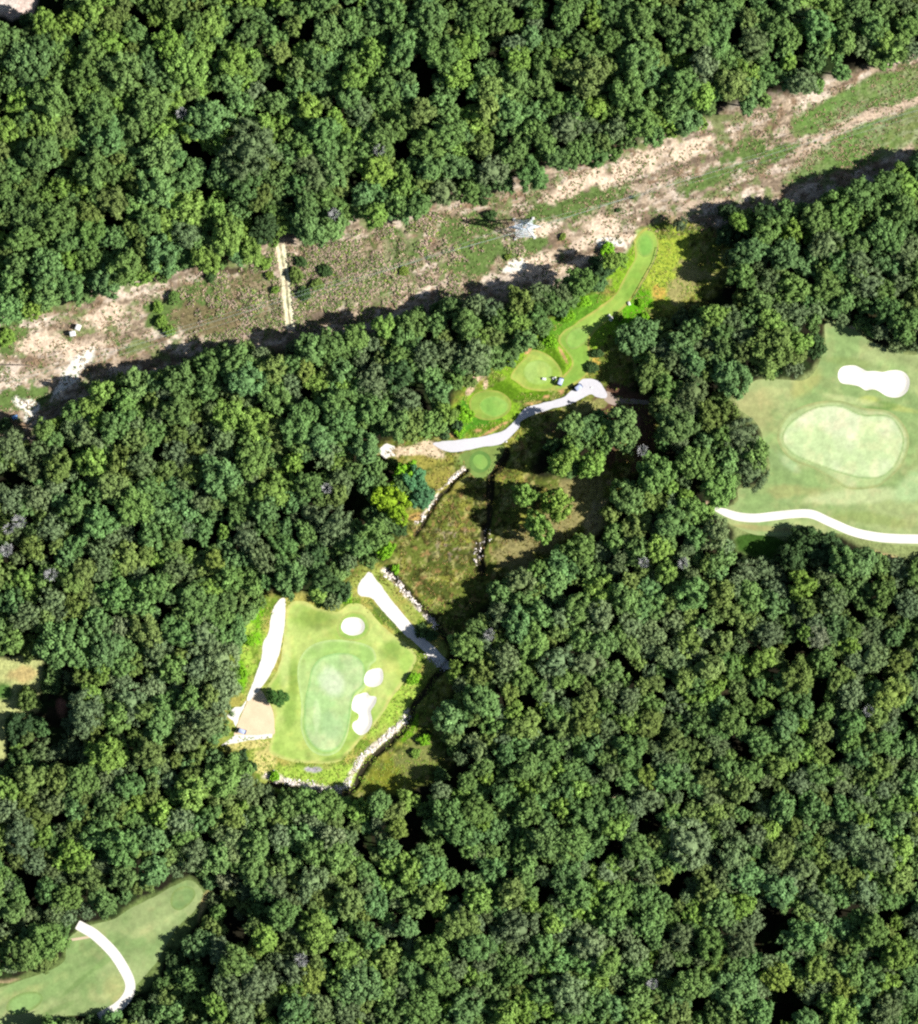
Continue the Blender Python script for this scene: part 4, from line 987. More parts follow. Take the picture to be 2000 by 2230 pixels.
HZ = [(1340, 690, 1440, 770, .60), (1440, 690, 1520, 770, .8), (1395, 770, 1450, 850, .7), (1030, 1140, 1345, 1320, .70), (860, 1390, 1000, 1560, .6), (905, 1300, 990, 1600, .8), (560, 1690, 810, 1800, .72), (1530, 430, 1740, 650, 1.0), (440, 1890, 545, 2030, .45), (1180, 900, 1330, 985, 1.0), (230, 1990, 470, 2240, .52), (1590, 1130, 1800, 1260, .66), (940, 1600, 1010, 1700, .7),
      (1240, 640, 1340, 800, .7), (-100, 1420, 170, 1680, .4)]


def hfac(px, py):
    for a, b, c, d, f in HZ:
        if a < px < c and b < py < d:
            return f
    return 1.0


MEADOW = [(1223, 1009), (1288, 1009), (1246, 994), (1142, 1078), (1213, 1098), (1173, 1148)]


def is_meadow(t):
    return any(math.hypot(t[0] - a, t[1] - b) < 12 for a, b in MEADOW)


def tree_height(t):
    r = t[2] * S
    rr = random.Random(int(t[0] * 7 + t[1] * 13))
    h = 8.4 + 1.2 * r + rr.uniform(-2.2, 2.2)
    h *= hfac(t[0], t[1])
    if is_meadow(t):
        return 14.0
    if t[3] == 'd' and t[2] < 26:
        h *= 0.55
    if t[2] < 17:
        h *= 0.55
    return h


def tone(px, py):
    n = fbm(np.array([float(px)]), np.array([float(py)]), 230, 79, 2)[0]
    return 0.78 + 0.56 * float(n)


def ground_xy(px, py, z):
    """where a crown seen at this pixel stands, given its height"""
    w = W((px, py))
    return w * (1 - z / CAMH)


labels = {}
info = []
for t in SOLO:
    size = 'broad' if t[2] > 36 else ('medium' if t[2] > 29 else 'small')
    near = sorted(LANDMARKS, key=lambda l: math.hypot(t[0] - l[1], t[1] - l[2]))[0]
    dist = math.hypot(t[0] - near[1], t[1] - near[2])
    dr = direction(t[0] - near[1], t[1] - near[2]) if dist > 25 else 'beside'
    info.append([t, '%s %s crown %s %s' % (size, HNAME[t[3]], dr, near[0]), dist])
ORD = ['nearest', 'second nearest', 'third nearest', 'fourth nearest', 'fifth nearest', 'sixth nearest', 'seventh nearest']
groups = {}
for i in info:
    groups.setdefault(i[1], []).append(i)
for lab, members in groups.items():
    members.sort(key=lambda i: i[2])
    for k, i in enumerate(members):
        i.append(lab if len(members) == 1 else lab + ', ' + ORD[min(k, 6)])

for n, (t, base, dist, lab) in enumerate(info):
    r = t[2] * S * (1.12 if is_meadow(t) else 1.02)
    h = tree_height(t)
    cz = h - (1.3 if is_meadow(t) else 1.0) * r
    x, y = ground_xy(t[0], t[1], cz)
    g = hz(x, y)
    kind = 'fuzzy' if t[3] in 'yP' else 'big'
    root = bpy.data.objects.new('tree', None)
    COL.objects.link(root)
    root.empty_display_size = 1
    root.location = (x, y, g)
    root['label'] = lab
    root['category'] = 'tree'
    root['group'] = 'single trees of the surrounding forest'
    rr = random.Random(n * 31 + 5)
    me = MESHES[kind, rr.randrange(7 if kind == 'big' else 4)]
    c = link('crown', me, root)
    c.location = (0, 0, cz)
    zs = r * (1.9 if is_meadow(t) else rr.uniform(1.0, 1.35))
    c.scale = (r * rr.uniform(0.86, 1.16), r * rr.uniform(0.86, 1.16), zs)
    c.rotation_euler = (0, 0, rr.uniform(0, 6.28))
    hcol = np.array(HUE[t[3]]) * np.array([0.96, 0.93, 1.06]) * tone(*t[:2]) * rr.uniform(0.88, 1.12) * np.array([rr.uniform(.94, 1.05), 1, rr.uniform(.88, 1.12)])
    c.color = (*hcol, 1)
    k = link('trunk', TRUNKS[n % 3], root)
    k.scale = (r, r, cz)
    k.rotation_euler = (0, 0, rr.uniform(0, 6.28))

n = 0
for t in TREES:
    if t[3] == 'w':
        r = max(t[2] * S, 1.8)
        h = 11.5
        x, y = ground_xy(t[0], t[1], h)
        root = bpy.data.objects.new('dead_tree', None)
        COL.objects.link(root)
        root.location = (x, y, hz(x, y))
        near = sorted(LANDMARKS, key=lambda l: math.hypot(t[0] - l[1], t[1] - l[2]))[0]
        size = 'big' if t[2] > 15 else 'small'
        root['label'] = '%s bare tree %s %s' % (size, direction(t[0] - near[1], t[1] - near[2]), near[0])
        labels.setdefault(root['label'], []).append(root)
        root['category'] = 'dead tree'
        root['group'] = 'bare trees among the green crowns'
        o = link('bare_limbs', BARE[n % 3], root)
        o.scale = (r, r, h)
        o.rotation_euler = (0, 0, n * 1.3)
        n += 1
    elif t[3] == 's':
        r = t[2] * S * 1.05
        x, y = ground_xy(t[0], t[1], 4)
        root = bpy.data.objects.new('tree', None)
        COL.objects.link(root)
        root.location = (x, y, hz(x, y))
        root['label'] = 'small thin grey-green tree standing alone at the corridor rim above the uppermost tee'
        root['category'] = 'tree'
        c = link('crown', MESHES['fuzzy', 1], root)
        c.location = (0, 0, 4.6)
        c.scale = (r, r, r * 1.1)
        c.color = (*HUE['s'], 1)
        k = link('trunk', TRUNKS[0], root)
        k.scale = (r * .8, r * .8, 4.4)
for lab, os_ in labels.items():
    if len(os_) > 1:
        for k, o in enumerate(os_):
            o['label'] = lab + ', ' + ['upper', 'lower', 'third', 'fourth'][min(k, 3)] + ' one'

# the little tree on the central green's edge
x, y = ground_xy(606, 1519, 2)
root = bpy.data.objects.new('tree', None)
COL.objects.link(root)
root.location = (x, y, hz(x, y))
root['label'] = 'small young tree on the turf beside the orange dirt patch'
root['category'] = 'tree'
c = link('crown', MESHES['big', 2], root)
c.location = (0, 0, 3.0)
c.scale = (3.0, 2.3, 1.9)
c.color = (0.06, 0.14, 0.03, 1)
k = link('trunk', TRUNKS[1], root)
k.scale = (2.4, 2.4, 3.0)

# ------------------------------------------------------------------ the closed forest: read crowns that are left + understorey fill
fill = []
for t in REST:
    fill.append([t[0], t[1], t[2], t[3], tree_height(t)])
allc = [(t[0], t[1], t[2]) for t in TREES if t[3] not in 'w']
cellsz = 60
gridh = {}
for c_ in allc:
    gridh.setdefault((int(c_[0] // cellsz), int(c_[1] // cellsz)), []).append(c_)


def clash(px, py, r, k):
    gx_, gy_ = int(px // cellsz), int(py // cellsz)
    for i in range(-2, 3):
        for j in range(-2, 3):
            for c_ in gridh.get((gx_ + i, gy_ + j), ()):
                if math.hypot(px - c_[0], py - c_[1]) < k * (r + c_[2]):
                    return True
    return False


cand = np.random.default_rng(99).random((60000, 3))
cp = np.stack([-230 + cand[:, 0] * 2460, -230 + cand[:, 1] * 2690], -1)
cw = W(cp)
dopen = np.full(len(cp), 1e9)
for P in OPENS_W:
    np.minimum(dopen, sdf_poly(cw[:, 0], cw[:, 1], P), out=dopen)
kinds_r = random.Random(5)


def region_kind(px, py, q):
    n = vnoise(np.array([px]), np.array([py]), 260, 77)[0]
    pal = 'gggtttbog' if n < 0.4 else ('ggtyyogb' if n < 0.62 else 'yyygoto')
    if py < 700 and px < 900:
        pal = 'ggtbgbgto'
    return pal[int(q * len(pal)) % len(pal)]


for (px, py), q, d in zip(cp, cand[:, 2], dopen):
    big = q < 0.55
    r = (26 + 12 * q) if big else (15 + 9 * (q - 0.55) / 0.45)
    outside = px < -10 or px > 2010 or py < -10 or py > 2240
    if outside:
        r = 30 + 10 * q
    if d < (r * 0.70) * S:
        continue
    if any(math.hypot(px - a, py - b) < g_ * 0.72 + r * 0.5 for a, b, g_ in GAPL):
        continue
    if clash(px, py, r, 0.68 if big else 0.58):
        continue
    gridh.setdefault((int(px // cellsz), int(py // cellsz)), []).append((px, py, r))
    hh = 5.8 + 1.0 * r * S + 4.0 * kinds_r.random() ** 1.2 if not outside else 11.5
    if d < 3.0:
        hh *= 0.62
    hh *= hfac(px, py)
    fill.append([px, py, r, region_kind(px, py, kinds_r.random()), hh])

VV, QQ, TT, CCo = [], [], [], []
off = 0
fr = random.Random(17)
for px, py, r, kd, h in fill:
    fz = kd in 'yP'
    outside = px < -30 or px > 2030 or py < -30 or py > 2260
    U = UNITS[('midfuzzy', fr.randrange(3)) if fz else ('mid', fr.randrange(7))]
    V, Q, T3, ti = U
    rm = r * S * 1.08
    cz = h - 0.95 * rm
    a = fr.uniform(0, 6.28)
    ca, sa = math.cos(a), math.sin(a)
    x, y = ground_xy(px, py, cz)
    sx, sy, sz = rm * fr.uniform(0.84, 1.18), rm * fr.uniform(0.84, 1.18), rm * fr.uniform(1.0, 1.4)
    v0, v1, v2 = V[:, 0] * sx, V[:, 1] * sy, V[:, 2] * sz
    P = np.stack([v0 * ca - v1 * sa + x, v0 * sa + v1 * ca + y, v2 + cz], -1)
    hcol = np.array(HUE[kd]) * np.array([0.96, 0.93, 1.06]) * tone(px, py) * fr.uniform(0.86, 1.12) * np.array([fr.uniform(.94, 1.05), 1, fr.uniform(.88, 1.12)])
    tv, tf = trunk_unit(410) if False else (None, None)
    VV.append(P); QQ.append(Q + off); TT.append(T3 + off)
    CCo.append(ti[:, None] * hcol[None, :])
    off += len(P)
    # a stem under each crown
    sv, sf = tube([(x, y, -0.3), (x + .1, y, cz)], [0.28, 0.16], 5)
    VV.append(sv); QQ.append(sf + off); CCo.append(np.tile([0.1, 0.08, 0.06], (len(sv), 1)))
    off += len(sv)
unit = (np.vstack(VV), np.vstack(QQ), np.vstack(TT), np.vstack(CCo))
print('forest crowns', len(fill), 'verts', len(unit[0]), 'solo', len(SOLO))
link('forest', crown_mesh('forest', unit, M_FOREST), kind='stuff', label='closed mass of smaller and further crowns filling the forest', category='forest')
del unit, VV, QQ, TT, CCo

# ------------------------------------------------------------------ low brush, tufts and shrubs
def tufts(name, label, n, where, colfn, size, seed, hgt=0.6, box=(-125, 125, -140, 140)):
    r = np.random.default_rng(seed)
    x = r.uniform(box[0], box[1], n); y = r.uniform(box[2], box[3], n)
    k = where(x, y, r)
    x, y = x[k], y[k]
    m = len(x)
    if m == 0:
        return
    z = height(x, y)
    cols = colfn(x, y, r)
    V, T = [], []
    nb = 4
    for b in range(nb):
        s_ = size * (0.4 + 0.9 * r.random(m))
        nrm = r.normal(size=(m, 3)) * 0.45 + np.array([0.25, 0, 1.0])
        nrm /= np.linalg.norm(nrm, axis=1)[:, None]
        u = np.cross(nrm, r.normal(size=(m, 3)))
        u /= np.linalg.norm(u, axis=1)[:, None]
        v = np.cross(nrm, u)
        c0 = np.stack([x + (r.random(m) - .5) * size * 3, y + (r.random(m) - .5) * size * 3, z + hgt * (0.25 + 0.75 * r.random(m))], -1)
        u *= s_[:, None]
        v *= (s_ * 0.6)[:, None]
        V.append(np.stack([c0 - u, c0 + v, c0 + u, c0 - v], 1))
        T.append(np.repeat((cols * (0.7 + 0.6 * r.random(m))[:, None])[:, None, :], 4, 1))
    V = np.concatenate(V).reshape(-1, 3)
    T = np.concatenate(T).reshape(-1, 3)
    Q = np.arange(len(V)).reshape(-1, 4)
    return link(name, mesh_np(name, V, Q, T, M_TUFT), kind='stuff', label=label, category=name.replace('_', ' '))


CW = W(CORRIDOR)


def in_cor(x, y, r):
    p = (fbm(x, y, 7, 33) * 0.7 + 0.3 * r.random(len(x))) > 0.42
    tr = sdf_line(x, y, W([(611, 536), (616, 570), (622, 610), (627, 660), (633, 712)])) > 1.6
    return (sdf_poly(x, y, CW) < -0.5) & p & tr & (fbm(x, y, 3, 34) > 0.40)


def cor_col(x, y, r):
    n = fbm(x, y, 5, 35)[:, None]
    pick = r.random(len(x))[:, None]
    g = A(110, 140, 70); t = A(196, 170, 138); d = A(104, 90, 66)
    return np.where(pick < 0.42 + 0.9 * (n - 0.5), g, np.where(pick < 0.86, t, d))


tufts('brush', 'dry brush and green weeds over the power line corridor', 80000, in_cor, cor_col, 0.20, 3, 0.22, (-130, 130, 20, 140))


def in_cor2(x, y, r):
    px, py = x / S + 1000, 1115 - y / S
    e = ell(x, y, 740, 600, 290, 150, 18)
    tr = sdf_line(x, y, W([(611, 536), (616, 570), (622, 610), (627, 660), (633, 712)])) > 1.5
    return (sdf_poly(x, y, CW) < -0.5) & tr & (e + 3.2 * (fbm(x, y, 3.0, 38, 3) - 0.5) > 0.40)


def cor2_col(x, y, r):
    pick = r.random(len(x))[:, None]
    c = np.where(pick < 0.36, A(124, 148, 84), np.where(pick < 0.84, A(200, 176, 156), np.where(pick < 0.9, A(110, 100, 82), A(160, 184, 84))))
    return c * (0.6 + 0.9 * fbm(x, y, 4.0, 39, 3))[:, None]


tufts('scrub', 'knee-high grey-brown scrub beside the double wheel track', 60000, in_cor2, cor2_col, 0.26, 6, 0.5, (-95, 20, 40, 95))
HW = W(HOLE)
NOT_ROUGH = [W(p) for p in ([(625, 1322), (654, 1309), (763, 1315), (816, 1342), (908, 1431), (888, 1474), (829, 1563), (767, 1632), (737, 1658), (681, 1662), (588, 1638), (597, 1600), (510, 1602), (480, 1622), (495, 1560), (540, 1520), (575, 1398), (608, 1307)],
                            [(780, 1276), (806, 1246), (990, 1440), (970, 1460), (846, 1344), (809, 1302), (783, 1297)],
                            [(942, 967), (1092, 940), (1150, 886), (1227, 865), (1262, 825), (1330, 830), (1330, 880), (1250, 876), (1140, 917), (1104, 959), (1054, 973), (988, 985)],
                            [(1410, 497), (1435, 527), (1413, 592), (1369, 660), (1300, 719), (1284, 760), (1280, 815), (1225, 848), (1178, 856), (1120, 850), (1118, 900), (1078, 918), (1030, 910), (1018, 870), (1110, 822), (1162, 758), (1205, 772), (1225, 720), (1344, 633), (1383, 558), (1385, 515)],
                            [(1004, 990), (1090, 968), (1098, 985), (1060, 1036), (1036, 1040)])]


def in_hole(x, y, r):
    k = sdf_poly(x, y, HW) < -0.3
    for p in NOT_ROUGH:
        k &= sdf_poly(x, y, p) > 0.35
    return k & (fbm(x, y, 2.5, 36) + 0.3 * (r.random(len(x)) - .5) > 0.45)


def hole_col(x, y, r):
    px, py = x / S + 1000, 1115 - y / S
    bright = ((py < 960) | (py > 1300))[:, None]
    pick = r.random(len(x))[:, None]
    return np.where(bright, np.where(pick < 0.7, A(150, 184, 72), A(196, 192, 104)), np.where(pick < 0.5, A(130, 130, 56), np.where(pick < 0.8, A(104, 96, 48), A(182, 150, 100))))


tufts('tall_grass', 'tall olive and bronze grass of the meadow and the rough', 60000, in_hole, hole_col, 0.17, 4, 0.22, (-70, 75, -80, 82))


def near_poly_edge(pts, d):
    L_ = W(pts)
    return lambda x, y, r: sdf_line(x, y, L_) < d * (0.4 + 1.1 * fbm(x, y, 4, 37))


# shrubs: countable bushes at the tree line and in the corridor
SHRUB = [(1323, 545, 15, 'B'), (1352, 566, 14, 'b'), (1300, 620, 13, 'b'), (1268, 655, 15, 'B'), (1237, 690, 14, 'B'), (1200, 745, 16, 'B'), (1178, 752, 10, 'b'), (1012, 905, 16, 'B'), (1000, 935, 12, 'B'), (545, 1395, 10, 'B'), (528, 1465, 12, 'B'),
         (522, 1490, 9, 'B'), (352, 700, 13, 'b'), (370, 720, 12, 'b'), (345, 670, 10, 'b'), (578, 575, 12, 'b'), (588, 600, 9, 'Y'), (600, 632, 9, 'b'), (380, 650, 14, 'g'), (560, 560, 12, 'o'), (460, 600, 11, 'd'), (15, 735, 16, 'b'),
         (1070, 470, 12, 'd'), (1055, 440, 9, 'd'), (1378, 430, 5, 'd'), (1346, 458, 5, 'd'), (1415, 775, 8, 'd'), (900, 1478, 12, 'B'), (940, 1385, 12, 'd'), (1405, 690, 9, 'B'), (1395, 660, 8, 'B'),
         (645, 600, 16, 'o'), (662, 640, 13, 'd'), (690, 620, 12, 'o'), (710, 590, 13, 'd'), (656, 570, 12, 'd'), (862, 1240, 10, 'B'), (1106, 560, 7, 'Y'), (1226, 516, 7, 'Y'), (880, 590, 9, 'Y'), (750, 1300, 14, 'B'), (700, 1305, 12, 'd'), (1350, 690, 9, 'Y'),
         (925, 1610, 14, 'B'), (905, 1640, 10, 'b'), (1300, 770, 10, 'd'), (1290, 800, 11, 'd'), (600, 1690, 10, 'B')]
seen = {}
for n, (px, py, r, kd) in enumerate(SHRUB):
    rm = r * S * 1.1
    x, y = W((px, py))
    near = sorted(LANDMARKS, key=lambda l: math.hypot(px - l[1], py - l[2]))[0]
    lab = '%s %s shrub %s %s' % ('low' if r < 12 else 'spreading', HNAME[kd], direction(px - near[1], py - near[2]), near[0])
    root = bpy.data.objects.new('shrub', None)
    COL.objects.link(root)
    root.location = (x, y, hz(x, y))
    root['category'] = 'shrub'
    root['group'] = 'shrubs on open ground and along the tree line'
    seen.setdefault(lab, []).append((math.hypot(px - near[1], py - near[2]), root))
    c = link('foliage', MESHES['big', n % 7], root)
    c.location = (0, 0, rm * 0.5)
    c.scale = (rm * (1 + .2 * math.sin(n)), rm, rm * 0.8)
    c.rotation_euler = (0, 0, n * 2.1)
    c.color = (*HUE[kd], 1)
for lab, l in seen.items():
    l.sort(key=lambda q: q[0])
    for k, (_, o) in enumerate(l):
        o['label'] = lab if len(l) == 1 else lab + ', ' + ORD[k]

# ------------------------------------------------------------------ rocks
def rock_field(lines, n, r0, r1, seed):
    r = np.random.default_rng(seed)
    out = []
    for _ in range(n):
        L_ = lines
        k = r.integers(len(L_) - 1)
        t = r.random()
        p = L_[k] * (1 - t) + L_[k + 1] * t
        out.append((p[0], p[1], r.uniform(r0, r1)))
    return out


ROCKV = []
for k in range(5):
    r = np.random.default_rng(600 + k)
    v = ICO2[0] * (1 + 0.16 * r.normal(size=len(ICO2[0])))[:, None] * np.array([1, 0.75, 0.5])
    ROCKV.append(v)
ROCKM = [mesh_np('boulder', v, ICO2[1], np.tile([0.6, 0.53, 0.48], (len(v), 1)), M_ROCK) for v in ROCKV]
BANKS = [
    ('upper meadow ditch', [(1010, 1022), (997, 1032), (984, 1044), (972, 1060), (958, 1068), (945, 1088), (930, 1112), (922, 1130), (905, 1138)], 5, 230, 6),
    ('stone strip right of the cart path', [(836, 1243), (850, 1256), (875, 1279), (890, 1300), (905, 1315), (922, 1332), (938, 1348), (952, 1375)], 10, 480, 8),
    ('rocky rim right of the central green', [(890, 1545), (886, 1562), (872, 1578), (855, 1594), (838, 1607), (818, 1625), (800, 1640), (783, 1655), (770, 1680), (760, 1705), (750, 1718)], 9, 640, 8),
    ('rocky rim below the central green', [(748, 1720), (724, 1721), (700, 1718), (680, 1712), (650, 1710), (625, 1702), (605, 1695), (585, 1690)], 12, 640, 8),
    ('shaded crossing of the cart path', [(930, 1430), (950, 1440), (960, 1452), (968, 1462)], 10, 60, 3),
    ('middle ditch of the meadow', [(1066, 1150), (1048, 1185), (1040, 1215), (1044, 1240)], 12, 60, 2),
]
rv, rf, rc = [], [], []
BOULD = {}
off = 0
rr_ = np.random.default_rng(12)
for name, line, wd, n, nbig in BANKS:
    L_ = np.array(line, float)
    for i, (px, py, s_) in enumerate(rock_field(L_, n, 0.09, 0.33, abs(hash(name)) % 1 + len(name))):
        px += rr_.normal() * wd * 0.42
        py += rr_.normal() * wd * 0.42
        x, y = W((px, py))
        if vnoise(np.array([x]), np.array([y]), 1.7, 63)[0] < 0.40:
            continue
        if i < nbig:
            s_ = rr_.uniform(0.38, 0.62)
            o = link('boulder', ROCKM[i % 5], None, category='boulder', label='pale grey-pink boulder lying in the ' + name, group='boulders of the ' + name)
            BOULD.setdefault(name, []).append(o)
            o.location = (x, y, hz(x, y) + 0.1 * s_)
            o.scale = (s_, s_, s_)
            o.rotation_euler = (0, 0, rr_.random() * 6.28)
            continue
        a = rr_.random() * 6.28
        v = ROCKV[i % 5] * s_ * rr_.uniform(0.7, 1.2, 3)
        v = np.stack([v[:, 0] * math.cos(a) - v[:, 1] * math.sin(a) + x, v[:, 0] * math.sin(a) + v[:, 1] * math.cos(a) + y, v[:, 2] + hz(x, y) + 0.05], -1)
        rv.append(v); rf.append(ICO2[1] + off); off += len(v)
        rc.append(np.tile(np.array([0.95, 0.87, 0.81]) * rr_.uniform(0.3, 1.1), (len(v), 1)))
for name, l in BOULD.items():
    l.sort(key=lambda o: -o.location.y)
    for k, o in enumerate(l):
        o['label'] = '%s of the larger boulders in the %s' % (['uppermost', 'second highest', 'third highest', 'fourth highest', 'fifth highest', 'sixth highest', 'seventh highest', 'lowest'][k], name)
link('rubble', mesh_np('rubble', np.vstack(rv), np.vstack(rf), np.vstack(rc), M_ROCK), kind='stuff', label='loose pale stones along the ditches and banks', category='rubble')


# ------------------------------------------------------------------ objects
def box(cx, cy, cz, sx, sy, sz, bev=0.0, rot=0):
    """box centred at c with full sizes s, chamfered on the vertical edges and top"""
    x, y, z = sx / 2, sy / 2, sz / 2
    b = min(bev, x * .9, y * .9, z * .9)
    if b > 0:
        ring = [(x - b, -y), (x, -y + b), (x, y - b), (x - b, y), (-x + b, y), (-x, y - b), (-x, -y + b), (-x + b, -y)]
        lv = [(-z, 1.0), (z - b, 1.0), (z, None)]
        V = []
        for zz, k in lv:
            for px_, py_ in ring:
                if k is None:
                    px_ = px_ - math.copysign(b, px_) * (abs(px_) > b); py_ = py_ - math.copysign(b, py_) * (abs(py_) > b)
                V.append((px_, py_, zz))
        Fq = []
        for l in range(2):
            for i in range(8):
                j = (i + 1) % 8
                Fq.append((l * 8 + i, l * 8 + j, (l + 1) * 8 + j, (l + 1) * 8 + i))
        for base, o in ((0, 1), (16, 0)):
            for i in (0, 2, 4):
                Fq.append((base + 0, base + i + 1, base + i + 2, base + (i + 3) % 8) if True else None)
    else:
        V = [(-x, -y, -z), (x, -y, -z), (x, y, -z), (-x, y, -z), (-x, -y, z), (x, -y, z), (x, y, z), (-x, y, z)]
        Fq = [(0, 3, 2, 1), (4, 5, 6, 7), (0, 1, 5, 4), (1, 2, 6, 5), (2, 3, 7, 6), (3, 0, 4, 7)]
    V = np.array(V)
    ca, sa = math.cos(rot), math.sin(rot)
    V = np.stack([V[:, 0] * ca - V[:, 1] * sa + cx, V[:, 0] * sa + V[:, 1] * ca + cy, V[:, 2] + cz], -1)
    return V, np.array(Fq)


def bar(p, q, t=0.05, sides=4):
    return tube([p, q], [t, t], sides)


def part(name, parts, mat, parent, smooth=False):
    v, f = join(parts)
    return link(name, mesh_np(name, v, f, None, mat, smooth), parent)


def empty(name, x, y, rz=0, **props):
    o = bpy.data.objects.new(name, None)
    COL.objects.link(o)
    o.location = (x, y, hz(x, y))
    o.rotation_euler = (0, 0, rz)
    for k, v in props.items():
        o[k] = v
    return o


# --- transmission tower
tx, ty = W((1142, 498))
tow = empty('transmission_tower', tx, ty, math.radians(4), label='pale steel lattice power-line tower standing in the corridor', category='tower')
H1, H2 = 9.0, 12.6
def half(z):
    return 2.6 - (2.6 - 0.8) * min(z / H1, 1)
for sx in (-1, 1):
    for sy in (-1, 1):
        part('leg', [tube([(sx * 2.6, sy * 2.6, 0), (sx * .8, sy * .8, H1), (sx * .6, sy * .6, H2)], [0.12, 0.1, 0.08], 4)], M_STEEL, tow)
        part('footing', [box(sx * 2.6, sy * 2.6, 0.15, 0.8, 0.8, 0.5, 0.06)], M_CONC, tow)
br = []
levels = [0.3, 2.4, 4.4, 6.2, 7.7, H1, 10.2, 11.4, H2]
for z0, z1 in zip(levels[:-1], levels[1:]):
    a, b = (half(z0) if z0 < H1 else .8 - .2 * (z0 - H1) / 3.6), (half(z1) if z1 < H1 else .8 - .2 * (z1 - H1) / 3.6)
    for s1, s2 in (((-1, -1), (1, -1)), ((1, -1), (1, 1)), ((1, 1), (-1, 1)), ((-1, 1), (-1, -1))):
        br.append(bar((s1[0] * a, s1[1] * a, z0), (s2[0] * b, s2[1] * b, z1), 0.045))
        br.append(bar((s2[0] * a, s2[1] * a, z0), (s1[0] * b, s1[1] * b, z1), 0.045))
        br.append(bar((s1[0] * b, s1[1] * b, z1), (s2[0] * b, s2[1] * b, z1), 0.045))
part('bracing', br, M_STEEL, tow)
ARM_ENDS = []
for z, L_ in ((H1, 4.3), (10.9, 3.7), (H2, 3.0)):
    for s_ in (-1, 1):
        pts = []
        tip = (s_ * L_, -s_ * 0.2, z + 0.5)
        for sy in (-1, 1):
            pts += [bar((s_ * .75, sy * .75, z), tip, 0.1), bar((s_ * .7, sy * .7, z + 1.1), tip, 0.09)]
            for k in range(1, 5):
                t = k / 5
                p = np.array([s_ * .75, sy * .75, z]) * (1 - t) + np.array(tip) * t
                q = np.array([s_ * .75, -sy * .75, z]) * (1 - t) + np.array(tip) * t
                q2 = np.array([s_ * .7, sy * .7, z + 1.1]) * (1 - t + .1) + np.array(tip) * (t - .1)
                pts += [bar(p, q, 0.06), bar(p, q2, 0.06)]
        part('cross_arm', pts, M_STEEL, tow)
        part('insulator', [tube([(tip[0], tip[1], z + .4), (tip[0], tip[1], z - 0.2), (tip[0], tip[1], z - 0.9)], [0.09, 0.16, 0.09], 8)], M_CONC, tow)
        ARM_ENDS.append((tip[0], tip[1], z - 0.9))
part('peak', [bar((sx * .6, sy * .6, H2), (0, 0, H2 + 2.6), 0.08) for sx in (-1, 1) for sy in (-1, 1)], M_STEEL, tow)
# --- cables (they leave the arm tips and run along the corridor both ways)
ca, sa = math.cos(math.radians(4)), math.sin(math.radians(4))
dirv = np.array([1, 0.30])
dirv /= np.linalg.norm(dirv)
nm = ['lower right-hand', 'lower left-hand']
CAB = [('upper pale cable nearest the north tree line', 1), ('middle pale cable over the corridor', 5), ('lower pale cable nearest the south tree line', 0), ('highest pale cable through the tower top', 3)]
for lab, k in CAB:
    ex, ey, ez = ARM_ENDS[k]
    wx_, wy_ = tx + ex * ca - ey * sa, ty + ex * sa + ey * ca
    sign = {1: 3.2, 5: 0.6, 0: -4.6, 3: 1.4}[k]
    pts = []
    for t in np.linspace(-1, 1, 61):
        dist = t * 165
        sag = -4 * (1 - (abs(t) * 2 - 1) ** 2) * 0.5
        fan = sign * min(abs(t) * 3, 1) * 0.6
        nrm_ = np.array([-dirv[1], dirv[0]])
        p = np.array([wx_, wy_]) + dirv * dist + nrm_ * fan
        pts.append((p[0], p[1], ez + 1.0 + sag + (0 if t else -1.0)))
    v, f = tube(pts, [0.022] * len(pts), 5)
    link('power_cable', mesh_np('power_cable', v, f, None, M_WIRE, True), None, label=lab + ' strung along the corridor', category='cable', group='cables of the power line')


# --- golf carts
def golf_cart(px, py, rz, label, roof=None, body=M_NAVY):
    roof = roof or M_ROOF
    x, y = W((px, py))
    r_ = empty('golf_cart', x, y, rz, label=label, category='golf cart')
    part('body', [box(0, 0, 0.42, 2.3, 1.15, 0.3, 0.08), box(0.85, 0, 0.68, 0.6, 1.1, 0.35, 0.12), box(-0.85, 0, 0.66, 0.6, 1.1, 0.3, 0.08)], body, r_)
    part('seat', [box(-0.25, 0, 0.68, 0.5, 1.05, 0.2, 0.05), box(-0.52, 0, 0.98, 0.12, 1.05, 0.45, 0.04)], M_SEAT, r_)
    part('canopy_roof', [box(-0.05, 0, 1.86, 1.75, 1.2, 0.1, 0.05)], roof, r_)
    for sx in (-1, 1):
        for sy in (-1, 1):
            part('roof_post', [bar((sx * .72, sy * .5, 0.55), (sx * .66 - .05, sy * .5, 1.82), 0.025)], M_BLACK, r_)
            w = part('wheel', [tube([(sx * .78, sy * .46, .23), (sx * .78, sy * .62, .23)], [0.23, 0.23], 14)], M_BLACK, r_, True)
    part('steering_wheel', [tube([(0.35 + .17 * math.cos(a) * .5, 0.28 + .17 * math.sin(a), 1.05 + .1 * math.cos(a)) for a in np.linspace(0, 6.28, 13)], [0.02] * 13, 4), bar((0.6, 0.28, .8), (0.35, 0.28, 1.05), 0.02)], M_BLACK, r_)
    part('golf_bag', [tube([(-1.0, sy * .28, .75), (-1.15, sy * .28, 1.45)], [0.13, 0.15], 8) for sy in (-1, 1)], M_BLACK, r_)
    return r_


golf_cart(1260, 844, math.radians(35), 'golf cart with a pale roof parked on the gravel path bend')
golf_cart(1221, 831, math.radians(70), 'golf cart with a pale roof on the grass beside the round tee')
golf_cart(528, 1592, math.radians(-20), 'golf cart with a pale roof on the orange dirt patch')


